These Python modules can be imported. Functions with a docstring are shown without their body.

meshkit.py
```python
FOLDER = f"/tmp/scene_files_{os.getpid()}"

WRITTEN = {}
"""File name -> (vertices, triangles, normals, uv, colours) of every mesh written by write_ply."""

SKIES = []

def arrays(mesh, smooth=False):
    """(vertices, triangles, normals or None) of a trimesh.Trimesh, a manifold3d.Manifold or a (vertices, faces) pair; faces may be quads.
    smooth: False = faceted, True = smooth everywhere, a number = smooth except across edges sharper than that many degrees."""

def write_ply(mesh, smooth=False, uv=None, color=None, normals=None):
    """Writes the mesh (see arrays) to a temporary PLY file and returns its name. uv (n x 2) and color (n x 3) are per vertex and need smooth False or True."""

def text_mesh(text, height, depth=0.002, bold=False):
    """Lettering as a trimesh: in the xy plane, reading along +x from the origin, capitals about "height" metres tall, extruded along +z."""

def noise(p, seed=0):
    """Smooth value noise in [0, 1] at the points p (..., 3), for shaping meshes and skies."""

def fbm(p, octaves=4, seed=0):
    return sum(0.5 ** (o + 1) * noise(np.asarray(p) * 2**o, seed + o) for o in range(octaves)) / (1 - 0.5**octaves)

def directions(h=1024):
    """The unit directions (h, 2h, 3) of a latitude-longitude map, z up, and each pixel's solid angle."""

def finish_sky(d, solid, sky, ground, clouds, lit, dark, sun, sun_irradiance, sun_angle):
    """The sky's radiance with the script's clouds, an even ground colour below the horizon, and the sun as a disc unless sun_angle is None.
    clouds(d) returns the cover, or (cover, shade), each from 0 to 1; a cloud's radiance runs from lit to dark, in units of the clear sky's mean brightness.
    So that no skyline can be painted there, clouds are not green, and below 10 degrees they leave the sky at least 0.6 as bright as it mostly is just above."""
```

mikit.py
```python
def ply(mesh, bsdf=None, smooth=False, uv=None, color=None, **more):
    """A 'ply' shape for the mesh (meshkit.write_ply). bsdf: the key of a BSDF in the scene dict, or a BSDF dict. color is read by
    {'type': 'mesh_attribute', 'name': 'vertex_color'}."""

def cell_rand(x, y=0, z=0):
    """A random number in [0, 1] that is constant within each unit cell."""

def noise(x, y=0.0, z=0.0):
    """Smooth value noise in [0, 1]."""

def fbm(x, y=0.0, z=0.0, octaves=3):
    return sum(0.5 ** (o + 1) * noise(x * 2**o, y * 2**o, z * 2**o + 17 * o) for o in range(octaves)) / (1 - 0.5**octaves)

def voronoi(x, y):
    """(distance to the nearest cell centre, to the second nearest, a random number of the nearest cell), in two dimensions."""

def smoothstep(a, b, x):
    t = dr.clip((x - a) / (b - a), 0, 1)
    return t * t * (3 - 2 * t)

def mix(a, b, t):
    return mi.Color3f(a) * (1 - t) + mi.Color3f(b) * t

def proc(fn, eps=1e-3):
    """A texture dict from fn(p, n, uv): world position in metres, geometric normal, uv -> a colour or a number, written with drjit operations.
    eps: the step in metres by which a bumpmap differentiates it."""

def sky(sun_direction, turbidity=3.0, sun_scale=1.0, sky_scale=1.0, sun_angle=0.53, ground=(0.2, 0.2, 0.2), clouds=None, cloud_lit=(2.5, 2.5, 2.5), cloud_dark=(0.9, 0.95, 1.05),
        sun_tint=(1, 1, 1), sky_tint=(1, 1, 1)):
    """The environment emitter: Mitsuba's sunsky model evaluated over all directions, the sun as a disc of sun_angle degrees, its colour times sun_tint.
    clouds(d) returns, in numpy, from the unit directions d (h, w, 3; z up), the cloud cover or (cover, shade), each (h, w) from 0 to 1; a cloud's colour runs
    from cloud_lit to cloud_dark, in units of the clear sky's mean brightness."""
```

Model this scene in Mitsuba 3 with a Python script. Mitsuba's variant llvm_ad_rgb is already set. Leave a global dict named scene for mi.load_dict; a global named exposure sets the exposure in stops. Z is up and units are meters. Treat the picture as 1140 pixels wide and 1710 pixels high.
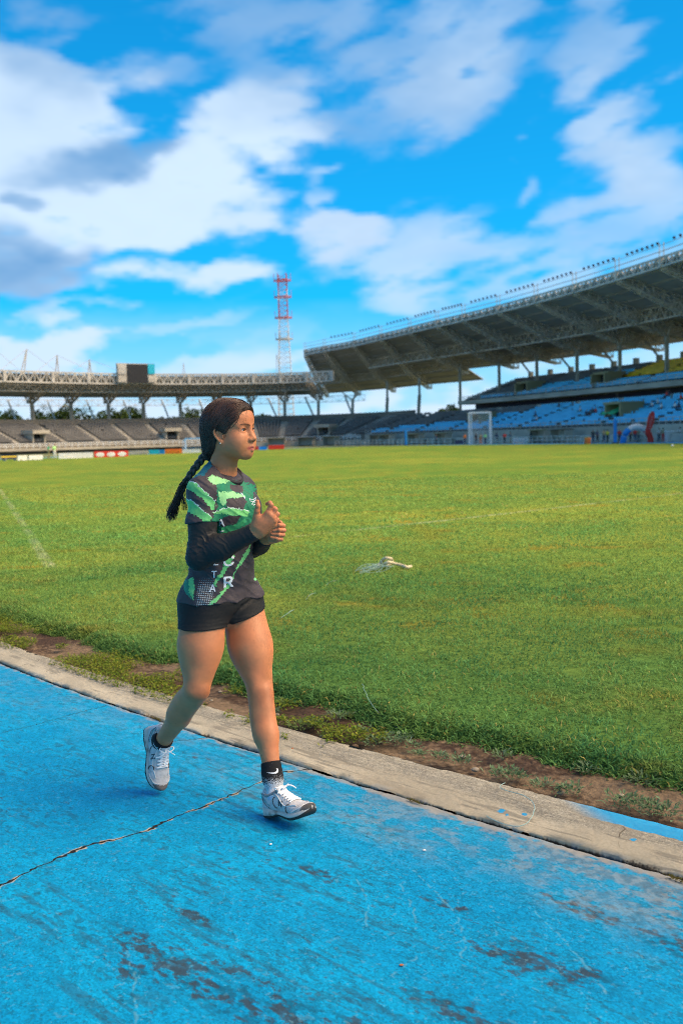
import math, numpy as np, trimesh, drjit as dr, mitsuba as mi, mikit, meshkit
import manifold3d as m3
from mikit import proc, ply, noise, fbm, voronoi, smoothstep, mix, cell_rand
from scipy.interpolate import CubicSpline
T = mi.ScalarTransform4f
scene, labels = {'type': 'scene'}, {}
rng = np.random.default_rng(7)

# ------------------------------------------------------------------ camera, sky, exposure
EYE = np.array([0, 0, 1.47]); FPX = 1660.0; ROLL = math.radians(1.54); PITCH = math.atan(123 / 1660)
FW = np.array([0, math.cos(PITCH), -math.sin(PITCH)])
_u0 = np.array([0, math.sin(PITCH), math.cos(PITCH)]); _r0 = np.array([1.0, 0, 0])
UP = _u0 * math.cos(ROLL) + _r0 * math.sin(ROLL)
RT = _r0 * math.cos(ROLL) - _u0 * math.sin(ROLL)
scene['camera'] = {'type': 'thinlens', 'fov': 2 * math.degrees(math.atan(570 / FPX)), 'fov_axis': 'x',
                   'to_world': T().look_at(origin=EYE.tolist(), target=(EYE + FW).tolist(), up=UP.tolist()),
                   'aperture_radius': 0.0048, 'focus_distance': 3.85, 'near_clip': 0.05, 'far_clip': 6000.0}
exposure = 2.28
SUN = np.array([0.66, -0.16, 0.74])

# clouds: (azimuth, elevation, half width, half height, tilt, cover, shade) in degrees
CLOUDS = [
    (-14.2, 17.4, 4.4, 3.0, 20, 0.95, 0.08),
    (-16.6, 14.1, 6.1, 2.1, 0, 0.95, 0.05),
    (-10.9, 13.2, 7.5, 2.0, 12, 1.0, 0.0),
    (-4.8, 16.3, 4.3, 2.3, 25, 0.98, 0.0),
    (-14.2, 11.6, 6.1, 1.7, 5, 1, 0.0),
    (-11.1, 9.0, 6.5, 0.9, 4, 0.9, 0.05),
    (-5.6, 8.9, 2.2, 1.4, 30, 0.85, 0.05),
    (-5.3, 12.5, 2.1, 1.1, 10, 0.8, 0.1),
    (-0.4, 11.3, 3.1, 1.9, 0, 0.85, 0.22),
    (-16.7, 5.1, 4.7, 1.6, 0, 0.9, 0.05),
    (-9.3, 4.0, 7.2, 1.4, 0, 0.75, 0.05),
    (-2.9, 3.9, 6.5, 1.4, 0, 0.7, 0.05),
    (-12.1, 15.3, 4.2, 1.0, 8, 0.9, 1.0),
    (-16.8, 9.5, 2.9, 1.7, 0, 0.97, 0.95),
    (-14.3, 21.1, 2.6, 3.3, -20, 0.55, 0.75),
    (-15.4, 13.1, 1.1, 0.6, 0, 0.7, 1.0),
    (-2.3, 20.3, 5.3, 3.3, -10, 0.45, 0.6),
    (1.1, 21.9, 3.8, 1.9, 0, 0.45, 0.6),
    (-4.9, 22.5, 3.8, 1.4, 0, 0.35, 0.7),
    (-4.1, 17.7, 2.5, 1.4, 0, 0.5, 0.5),
    (-9.5, 19.8, 1.6, 1.2, 0, 0.4, 0.5),
    (5.7, 20.6, 4.2, 2.1, 45, 0.62, 0.5),
    (7.3, 18.5, 3.0, 2.5, -35, 0.68, 0.45),
    (4.7, 18.6, 4.2, 2.1, 0, 0.5, 0.6),
    (9.3, 20.9, 2.1, 1.4, 40, 0.5, 0.5),
    (15.1, 20.1, 2.8, 3.5, -25, 0.6, 0.5),
    (14.3, 17.9, 1.4, 1.4, 0, 0.5, 0.4),
    (16.6, 15.1, 2.7, 2.1, -50, 0.75, 0.35),
    (18.1, 12.8, 2.9, 2.5, 0, 0.75, 0.3),
    (18.4, 17.6, 2.1, 0.5, 35, 0.5, 0.35),
    (14.2, 12.3, 3.0, 0.8, 6, 0.6, 0.3),
    (2.8, 10.0, 4.3, 2.0, 5, 0.6, 0.2),
    (8.2, 10.5, 5.8, 1.6, 8, 0.5, 0.2),
    (7.4, 8.2, 9.4, 2.0, 6, 0.45, 0.2),
    (14.7, 9.4, 5.8, 1.8, 15, 0.4, 0.3),
    (4.4, 7.4, 2.5, 1.1, 0, 0.6, 0.15),
    (-0.1, 15.3, 1.1, 0.4, 20, 0.55, 0.1),
    (-0.3, 14.0, 1.2, 0.6, 30, 0.6, 0.15),
    (12.6, 14.5, 0.7, 0.3, 0, 0.45, 0.2),
    (10.8, 13.4, 0.9, 0.3, 30, 0.4, 0.3),
    (-15.3, 7.3, 5.1, 0.5, 2, 0.6, 0.2),
    (-8.9, 6.0, 5.4, 0.5, 0, 0.5, 0.1),
    (-17.4, 3.5, 2.2, 1.1, 0, 0.8, 0.1),
]
def clouds(d):
    az = np.degrees(np.arctan2(d[..., 0], d[..., 1])); el = np.degrees(np.arcsin(np.clip(d[..., 2], -1, 1)))
    q = np.stack([d[..., 0], d[..., 1], d[..., 2] * 1.5], -1)
    w1 = meshkit.fbm(q * 10 + 3, 5, 11) - .5; w2 = meshkit.fbm(q * 10 + 40, 5, 23) - .5
    az2, el2 = az + 8 * w1, el + 5 * w2
    det = meshkit.fbm(q * [22, 22, 30] + 9, 6, 5); wisp = meshkit.fbm(np.stack([q[..., 0] * 16 + q[..., 2] * 8, q[..., 1] * 16, q[..., 2] * 34 - q[..., 0] * 14], -1), 5, 9)
    thick, thin, sh_n, sh_d = (np.zeros(az.shape) for _ in range(4))
    for (a, e, wa, we, tilt, c, s) in CLOUDS:
        ca, sa = math.cos(math.radians(tilt)), math.sin(math.radians(tilt))
        x, y = (az2 - a), (el2 - e)
        g = np.exp(-.75 * (((x * ca + y * sa) / wa) ** 2 + ((-x * sa + y * ca) / we) ** 2) ** 1.6)
        if c >= .8: thick = 1 - (1 - thick) * (1 - c * g)
        else: thin = 1 - (1 - thin) * (1 - c * g)
        wq = g * g * c * (1 + 4.5 * (s > .6)); sh_n += s * wq; sh_d += wq
    # elsewhere in the sky: the same broken cloud
    far = np.clip((np.abs(az) - 23) / 12, 0, 1); far = np.maximum(far, np.clip((el - 29) / 10, 0, 1))
    big = meshkit.fbm(q * 3.2 + 1.7, 5, 31)
    thick = thick * (1 - far) + far * np.clip((big - .42) / .16, 0, 1)
    ramp = lambda x, lo, hi: np.clip((x - lo) / (hi - lo), 0, 1) ** 2 * (3 - 2 * np.clip((x - lo) / (hi - lo), 0, 1))
    hard = ramp(thick + (det - .5) * 1.25 + (wisp - .5) * .45, .30, .86)
    soft = thin * ramp(thin + (wisp - .5) * 1.5 + (det - .5) * .9, .18, .75)
    cov = 1 - (1 - hard * .97) * (1 - soft)
    low = np.clip((8.0 - el) / 6, 0, 1)
    cov = np.maximum(cov, low * (.55 + .45 * ramp(det, .35, .6)))
    shade = np.divide(sh_n, np.maximum(sh_d, 1e-3)) * np.clip(sh_d * 8, 0, 1) * (1 - far) + far * np.clip((meshkit.fbm(q * 5 + 8, 4, 41) - .35) * 2.2, 0, .8)
    shade = np.clip(shade + (det - .5) * .5 * np.clip(shade * 3, .25, 1), 0, 1) * np.clip((el - 2) / 8, .15, 1)
    return np.clip(cov, 0, .98), shade
scene['sky'] = mikit.sky(SUN.tolist(), turbidity=2.5, sun_scale=0.80, sky_scale=.80, sun_angle=46, clouds=clouds,
                         cloud_lit=(2.0, 2.5, 3.05), cloud_dark=(.40, 1.05, 2.0), sky_tint=(.05, 1.10, 1.55), sun_tint=(1.12, 1.0, .83), ground=(.12, .16, .07))

# ------------------------------------------------------------------ helpers
def numbered(name):
    k, i = name, 0
    while k in scene or k in labels or k in _used:
        i += 1; k = f'{name}_{i:03d}'
    _used.add(k); return k
_used = set()
def thing(name, label, cat, group=None):
    k = numbered(name); labels[k] = {'label': label, 'category': cat}
    if group: labels[k]['group'] = group
    return k
def put(name, mesh, bsdf, smooth=False, label=None, kind=None, **kw):
    k = numbered(name)
    scene[k] = ply(mesh, bsdf, smooth, **kw)
    if label or kind:
        labels[k] = {}
        if label: labels[k]['label'] = label
        if kind: labels[k]['kind'] = kind
    return k
def struct(name, mesh, bsdf, smooth=False, label=None, kind='structure', **kw):
    return put(name, mesh, bsdf, smooth, label, kind, **kw)
def cat(ms):
    v, f, n = [], [], 0
    for m in ms:
        a, b = (m.vertices, m.faces) if hasattr(m, 'vertices') else m
        a, b = np.asarray(a, float), np.asarray(b)
        if b.shape[1] == 4: b = np.vstack([b[:, [0, 1, 2]], b[:, [0, 2, 3]]])
        v.append(a); f.append(b + n); n += len(a)
    return np.vstack(v), np.vstack(f)
BOXF = np.array([[0, 1, 2, 3], [7, 6, 5, 4], [0, 4, 5, 1], [1, 5, 6, 2], [2, 6, 7, 3], [3, 7, 4, 0]])
def bars(P0, P1, w, h=None, side=None):
    """square bars from P0[i] to P1[i]"""
    P0, P1 = np.atleast_2d(np.asarray(P0, float)), np.atleast_2d(np.asarray(P1, float)); n = len(P0)
    w = np.broadcast_to(w, n)[:, None] / 2; h = w if h is None else np.broadcast_to(h, n)[:, None] / 2
    t = P1 - P0; t = t / (np.linalg.norm(t, axis=1, keepdims=True) + 1e-9)
    ref = np.where(np.abs(t[:, 2:]) > .95, [[1.0, 0, 0]], [[0, 0, 1.0]])
    a = np.cross(t, ref); a /= np.linalg.norm(a, axis=1, keepdims=True); b = np.cross(a, t)
    c = [P0 - a * w - b * h, P0 + a * w - b * h, P0 + a * w + b * h, P0 - a * w + b * h,
         P1 - a * w - b * h, P1 + a * w - b * h, P1 + a * w + b * h, P1 - a * w + b * h]
    v = np.stack(c, 1).reshape(-1, 3)
    f = (np.arange(n)[:, None, None] * 8 + BOXF[None, :, ::-1]).reshape(-1, 4)
    return v, np.vstack([f[:, [0, 1, 2]], f[:, [0, 2, 3]]])
def box(cx, cy, cz, sx, sy, sz, rz=0.0):
    m = trimesh.creation.box((sx, sy, sz))
    if rz: m.apply_transform(trimesh.transformations.rotation_matrix(rz, [0, 0, 1]))
    m.apply_translation((cx, cy, cz)); return m
def tube(pts, rad, sides=6, cap=True):
    p = np.asarray(pts, float); n = len(p)
    t = np.gradient(p, axis=0); t /= np.linalg.norm(t, axis=1, keepdims=True) + 1e-12
    a = np.cross(t, np.where(np.abs(t[:, 2:]) < .9, [0, 0, 1.0], [1.0, 0, 0])); a /= np.linalg.norm(a, axis=1, keepdims=True) + 1e-12
    b = np.cross(t, a); g = np.arange(sides) * 2 * np.pi / sides
    r = np.broadcast_to(rad, n)[:, None, None]
    v = (p[:, None] + r * (np.cos(g)[None, :, None] * a[:, None] + np.sin(g)[None, :, None] * b[:, None])).reshape(-1, 3)
    i, j = np.meshgrid(np.arange(n - 1), np.arange(sides), indexing='ij')
    q = np.stack([i * sides + j, i * sides + (j + 1) % sides, (i + 1) * sides + (j + 1) % sides, (i + 1) * sides + j], -1).reshape(-1, 4)
    f = np.vstack([q[:, [0, 1, 2]], q[:, [0, 2, 3]]])
    if cap:
        c0, c1 = len(v), len(v) + 1; v = np.vstack([v, p[:1], p[-1:]]); k = np.arange(sides)
        f = np.vstack([f, np.stack([k * 0 + c0, (k + 1) % sides, k], 1), np.stack([k * 0 + c1, (n - 1) * sides + k, (n - 1) * sides + (k + 1) % sides], 1)])
    return v, f[:, ::-1]
class Curve:
    def __init__(self, pts, extra=0):
        p = np.asarray(pts, float); t = np.r_[0, np.cumsum(np.linalg.norm(np.diff(p, axis=0), axis=1))]
        cs = CubicSpline(t, p); u = np.linspace(0, t[-1], 2000); q = cs(u)
        self.s = np.r_[0, np.cumsum(np.linalg.norm(np.diff(q, axis=0), axis=1))]; self.q = q; self.L = self.s[-1]
        g = np.gradient(q, self.s, axis=0); g /= np.linalg.norm(g, axis=1, keepdims=True); self.t = g
        self.n = np.stack([-g[:, 1], g[:, 0]], 1)          # outward, away from the pitch
    def at(self, s, r=0.0, z=0.0):
        s = np.asarray(s, float)
        I = lambda a: np.interp(s, self.s, a)
        nx, ny = I(self.n[:, 0]), I(self.n[:, 1])
        return np.stack([I(self.q[:, 0]) + r * nx, I(self.q[:, 1]) + r * ny, z + 0 * s], -1)
    def ang(self, s):
        return math.atan2(np.interp(s, self.s, self.t[:, 1]), np.interp(s, self.s, self.t[:, 0]))
    def s_az(self, ratio, r=0.0):
        p = self.at(self.s, r); a = p[:, 0] / p[:, 1]
        i = np.argmin(np.abs(a - ratio)); return self.s[i]
def sweep(c, ss, prof, closed=True, caps=True):
    ss = np.asarray(ss, float); n, k = len(ss), len(prof)
    v = np.concatenate([c.at(ss, r, z)[:, None] for r, z in prof], 1).reshape(-1, 3)
    kk = k if closed else k - 1
    i, j = np.meshgrid(np.arange(n - 1), np.arange(kk), indexing='ij')
    q = np.stack([i * k + j, i * k + (j + 1) % k, (i + 1) * k + (j + 1) % k, (i + 1) * k + j], -1).reshape(-1, 4)
    f = np.vstack([q[:, [0, 1, 2]], q[:, [0, 2, 3]]])
    if closed and caps:
        import mapbox_earcut as ec
        tri = ec.triangulate_float64(np.asarray(prof, float), np.array([k])).reshape(-1, 3).astype(int)
        f = np.vstack([f, tri, tri[:, ::-1] + (n - 1) * k])
    m = trimesh.Trimesh(v, f, process=False)
    if closed and caps and m.volume < 0: m.invert()
    return m
def truss(c, ss, r, z0, z1, wc, wd, r1=None, chords=True):
    """a lattice girder along the curve: chords, posts and zigzag braces"""
    r1 = r if r1 is None else r1
    a, b = c.at(ss, r, z0), c.at(ss, r1, z1); out = []
    if chords: out += [bars(a[:-1], a[1:], wc), bars(b[:-1], b[1:], wc)]
    k = np.arange(len(ss) - 1); up = (k % 2 == 0)[:, None]
    out += [bars(a, b, wd), bars(np.where(up, a[:-1], b[:-1]), np.where(up, b[1:], a[1:]), wd)]
    return cat(out)

# ------------------------------------------------------------------ materials
def rgb(*c): return {'type': 'rgb', 'value': list(map(float, c))}
def two(b): return {'type': 'twosided', 'bsdf': b}
def pr(color, rough=.7, metal=0.0, spec=.4, **k):
    return {'type': 'principled', 'base_color': color if isinstance(color, dict) else rgb(*color), 'roughness': rough, 'metallic': metal, 'specular': spec, **k}
def mottled(c, d=.25, sc=.6, fine=9.0, warm=0.0):
    c = [float(x) for x in c]
    def fn(p, n, uv):
        a = fbm(p.x * sc, p.y * sc, p.z * sc * 1.7, 4); b = fbm(p.x * fine, p.y * fine, p.z * fine, 3)
        k = 1 + d * 2.2 * (a - .5) + d * .9 * (b - .5)
        return mi.Color3f(c[0] * (1 + warm * (a - .5)), c[1], c[2] * (1 - warm * (a - .5))) * k
    return proc(fn)
def M(name, b): scene[name] = b; return name
M('m_concrete', two(pr(mottled((.41, .37, .30), .35, .35, 3), .85)))
M('m_concrete_dark', two(pr(mottled((.20, .18, .15), .35, .3, 2), .85)))
M('m_step', two(pr(mottled((.158, .158, .155), .3, .4, 4), .85)))
M('m_aisle', two(pr(mottled((.36, .335, .29), .3, .5, 4), .85)))
M('m_steel', two(pr(mottled((.48, .45, .40), .3, .5, 2), .5)))
M('m_steel_dark', two(pr(mottled((.42, .38, .32), .35, .5, 2), .6)))
M('m_sheet', two(pr(mottled((.30, .305, .31), .25, .25, 2), .6)))
M('m_steel_rib', two(pr(mottled((.58, .56, .52), .3, .5, 2), .6)))
M('m_sheet_top', two(pr((.35, .35, .34), .6)))
M('m_white', two(pr(mottled((.72, .72, .70), .12, .8, 5), .5)))
M('m_seat_blue', two(pr(mottled((.09, .52, .76), .25, .6, 4), .45)))
M('m_seat_grey', two(pr(mottled((.155, .15, .145), .3, .6, 4), .6)))
M('m_seat_yellow', two(pr(mottled((.80, .48, .02), .25, .6, 4), .45)))
M('m_black', two(pr((.02, .02, .022), .5)))
M('m_glassdark', two(pr((.03, .035, .04), .2, 0, .6)))
M('m_red', two(pr((.62, .035, .02), .5)))
M('m_orange', two(pr((.75, .16, .02), .5)))
M('m_blue', two(pr((.01, .20, .55), .5)))
M('m_cyan', two(pr((.015, .42, .58), .5)))
M('m_green', two(pr((.05, .42, .18), .5)))
M('m_lime', two(pr((.42, .75, .25), .5)))
M('m_navy', two(pr((.02, .03, .07), .6)))
M('m_yellow', two(pr((.72, .50, .03), .5)))
M('m_khaki', two(pr((.30, .25, .13), .7)))
M('m_skin_far', two(pr((.36, .19, .11), .6)))
M('m_signred', two(pr((.50, .085, .06), .5)))
M('m_bark', two(pr((.10, .075, .05), .9)))
def leafcol(p, n, uv):
    a = fbm(p.x * .35, p.y * .35, p.z * .35, 3); b = noise(p.x * 2.1, p.y * 2.1, p.z * 2.1)
    return mix((.022, .045, .016), (.085, .115, .028), smoothstep(.3, .75, a * .6 + b * .4))
M('m_leaf', two({'type': 'diffuse', 'reflectance': proc(leafcol)}))

# ------------------------------------------------------------------ ground, track, kerb, field
RK = 36.5
_a, _b = np.array([-2.36, 6.70]), np.array([1.08, 3.15]); _m = (_a + _b) / 2; _d = (_b - _a) / np.linalg.norm(_b - _a)
_nn = np.array([-_d[1], _d[0]]); KC = _m + _nn * math.sqrt(RK**2 - (np.linalg.norm(_b - _a) / 2)**2)
def _arc(g): return KC + RK * np.array([math.cos(g), math.sin(g)])
_g0 = math.atan2(*(np.array([-.37, .93]) @ np.array([[0, 1], [-1, 0]]))[::-1])     # angle where the bend turns into the straight
_ga = math.atan2(_a[1] - KC[1], _a[0] - KC[0]) % (2 * math.pi); _t = np.array([.37, -.93]) / np.hypot(.37, .93)
_gs = math.atan2(_t[0], -_t[1])                       # radius direction for that tangent, checked below
_cand = [math.atan2(s * _t[0], -s * _t[1]) % (2 * math.pi) for s in (1, -1)]
_gs = min(_cand, key=lambda g: abs(g - _ga))
_ge = _ga + 1.35
_pts = [_arc(_gs) - _t * L for L in np.arange(95, 0, -5)] + [_arc(g) for g in np.arange(_gs, _ge, .07)]
K = Curve(_pts)
S0 = K.s[np.argmin(np.linalg.norm(K.q - _a, axis=1))]; S1 = K.s[np.argmin(np.linalg.norm(K.q - _b, axis=1))]
def bendr(p):    # distance inwards from the track/kerb joint on the bend
    return RK - dr.sqrt(dr.square(p.x - float(KC[0])) + dr.square(p.y - float(KC[1])))
def seg_dist(p, pts):
    best = mi.Float(1e9)
    for (x0, y0), (x1, y1) in zip(pts[:-1], pts[1:]):
        dx, dy = x1 - x0, y1 - y0; L2 = dx * dx + dy * dy
        t = dr.clip(((p.x - x0) * dx + (p.y - y0) * dy) / L2, 0, 1)
        best = dr.minimum(best, dr.square(p.x - x0 - t * dx) + dr.square(p.y - y0 - t * dy))
    return dr.sqrt(best)
CRACK = [(-1.6, 2.72), (-1.18, 3.24), (-1.1, 3.38), (-.96, 3.57), (-.86, 3.62), (-.78, 3.68), (-.70, 3.80), (-.61, 3.9), (-.5, 4.03), (-.39, 4.18), (-.3, 4.31), (-.19, 4.34), (-.14, 4.33)]
CRACK2 = [(-2.4, 4.2), (-1.95, 4.86), (-1.79, 5.03), (-1.62, 5.2), (-1.48, 5.39), (-1.35, 5.53)]
CRACK3 = [(-.93, 5.08), (-1.0, 4.98), (-.99, 4.86), (-.93, 4.80), (-.80, 4.83), (-.70, 4.86)]
WORN = [(-.42, 2.60, .30, .08), (-.18, 2.44, .32, .10), (-.62, 2.82, .20, .06), (-.05, 2.36, .2, .08), (.52, 2.66, .2, .08), (.30, 2.40, .2, .06), (.42, 2.72, .10, .05), (.62, 2.60, .12, .05), (-.62, 2.70, .14, .05), (-.12, 3.28, .10, .03), (-.70, 4.55, .16, .03), (.72, 2.95, .16, .04), (-.50, 3.0, .12, .03), (.30, 3.02, .10, .04), (.95, 2.7, .2, .06), (-1.3, 2.4, .3, .1), (.1, 1.9, .5, .12)]
SCR = [[(.02, 3.22), (.05, 3.07), (.04, 2.90)], [(.16, 3.18), (.19, 3.0), (.19, 2.87)], [(.21, 3.28), (.32, 2.97), (.33, 2.80), (.30, 2.70)], [(.42, 3.06), (.45, 2.90)],
       [(-.66, 2.80), (-.60, 2.62), (-.55, 2.40)], [(.55, 3.0), (.62, 2.75), (.66, 2.5)], [(.33, 2.80), (.20, 2.74), (.10, 2.62)]]
LT, LN = (float(_d[0]), float(_d[1])), (float(_nn[0]), float(_nn[1]))
def track_masks(p):
    a = p.x * LT[0] + p.y * LT[1]; b = p.x * LN[0] + p.y * LN[1]
    r = bendr(p)
    wob = (fbm(p.x * 9, p.y * 9, 0, 3) - .5) * .05
    wob2 = (noise(p.x * 60, p.y * 60) - .5) * .012
    q = mi.Point3f(p.x + wob + wob2, p.y + wob - wob2, 0)
    wid = .0026 + .0052 * noise(p.x * 12, p.y * 12 + 5)
    d1 = seg_dist(q, CRACK); d2 = seg_dist(q, CRACK2); d3 = seg_dist(q, CRACK3)
    crack = dr.maximum(dr.maximum(1 - smoothstep(wid * .55, wid * 1.1, d1), (1 - smoothstep(wid * .3, wid * .7, d2)) * .85), (1 - smoothstep(wid * .3, wid * .7, d3)) * .8)
    chip = (1 - smoothstep(wid * 1.0, wid * 2.6, d1 + wob2 * .6)) * smoothstep(.56, .70, noise(p.x * 23, p.y * 23, 3)) + (1 - smoothstep(.002, .03, d3)) * smoothstep(.5, .7, noise(p.x * 30, p.y * 30, 3)) * .7
    # worn away patches: long along the lane, with a torn, crazed edge
    big = fbm(a * .55 + 3.1, b * 1.5 + 7, 0, 3); mid = fbm(a * 3.0, b * 7.0, 4, 4); fin = fbm(a * 22, b * 38, 8, 4); gr = noise(a * 170, b * 230, 2)
    blob = mi.Float(0)
    for (x, y, ra, rb) in WORN: blob = dr.maximum(blob, dr.exp(-dr.square(((p.x - x) * LT[0] + (p.y - y) * LT[1]) / ra) - dr.square(((p.x - x) * LN[0] + (p.y - y) * LN[1]) / rb)))
    craz = fbm(a * 34, b * 60, 31, 4)
    patch = smoothstep(.55, .70, blob * .27 + mid * .22 + (fin - .5) * .45 + craz * .50 + (gr - .5) * .14)
    streak = smoothstep(.60, .70, fbm(a * 5, b * 42, 1, 4) + (gr - .5) * .2) * smoothstep(.40, .6, big * .6 + mid * .4) * .6
    near = smoothstep(-.60, -.05, r + (mid - .5) * .5) * (.25 + .75 * smoothstep(-.9, .9, p.x))
    wear = near * smoothstep(.43, .60, fin * .45 + fbm(a * 9, b * 13, 20, 4) * .55 + (gr - .5) * .15 + near * .05)
    lip = smoothstep(-.05, -.015, r + (fin - .5) * .06 - .02 * (1 - smoothstep(-.9, .6, p.x)))
    return a, b, r, crack, chip, patch, streak, near, wear, lip, fin, gr, big, mid, blob, craz
def track_col(p, n, uv):
    a, b, r, crack, chip, patch, streak, near, wear, lip, fin, gr, big, mid, blob, craz = track_masks(p)
    c = mix((.001, .205, .40), (.002, .265, .48), smoothstep(.3, .7, mid * .6 + big * .4))
    c = mix(c, (.03, .27, .42), near * .45)
    c = c * (1 + .50 * (gr - .5) + .35 * (fin - .5))
    c = mix(c, (.006, .08, .13), smoothstep(.58, .74, fbm(a * 95, b * 125, 3, 3)) * .45)
    c = mix(c, (.012, .06, .09), smoothstep(.56, .68, fbm(a * 26, b * 70, 13, 4)) * smoothstep(.42, .6, mid) * .42)
    c = mix(c, (.006, .075, .13), smoothstep(.15, .8, blob) * smoothstep(.40, .62, craz * .6 + fbm(a * 12, b * 30, 5, 4) * .4) * .75)
    c = mix(c, (.040, .038, .040), patch * .72)
    c = mix(c, (.02, .05, .075), streak * .75)
    pale = smoothstep(.74, .80, fbm(a * 75, b * 85, 12, 3)) + smoothstep(.76, .80, fbm(a * 30, b * 36, 19, 4)) * .6
    c = mix(c, (.14, .33, .42), pale * .3)
    w = fbm(p.x * 40, p.y * 40, 6, 3)
    c = mix(c, mix((.10, .11, .12), (.21, .205, .195), smoothstep(.35, .65, w)), wear * .68)
    c = mix(c, (.30, .255, .20), lip * .7)
    sc = mi.Float(0)
    q = mi.Point3f(p.x + (noise(p.x * 40, p.y * 40) - .5) * .012, p.y + (noise(p.x * 40 + 9, p.y * 40) - .5) * .012, 0)
    for s in SCR: sc = dr.maximum(sc, (1 - smoothstep(.0015, .006, seg_dist(q, s))) * smoothstep(.3, .65, noise(p.x * 70, p.y * 70)))
    c = mix(c, (.12, .32, .40), sc * .38)
    c = mix(c, (.42, .33, .22), chip * .9)
    return mix(c, (.018, .012, .008), crack)
def track_h(p, n, uv):
    a, b, r, crack, chip, patch, streak, near, wear, lip, fin, gr, big, mid, blob, craz = track_masks(p)
    return gr * .0011 + fin * .0025 - crack * .010 - patch * .0016 - wear * .0015
scene['m_track'] = two({'type': 'bumpmap', 'arbitrary': proc(track_h, 2e-3), 'scale': 1.0, 'bsdf': pr(proc(track_col), .62, 0, .12)})
def far_track_col(p, n, uv):
    return mix((.008, .20, .42), (.02, .30, .5), fbm(p.x * .3, p.y * .3, 0, 3))
M('m_track_far', two(pr(proc(far_track_col), .6)))
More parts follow.
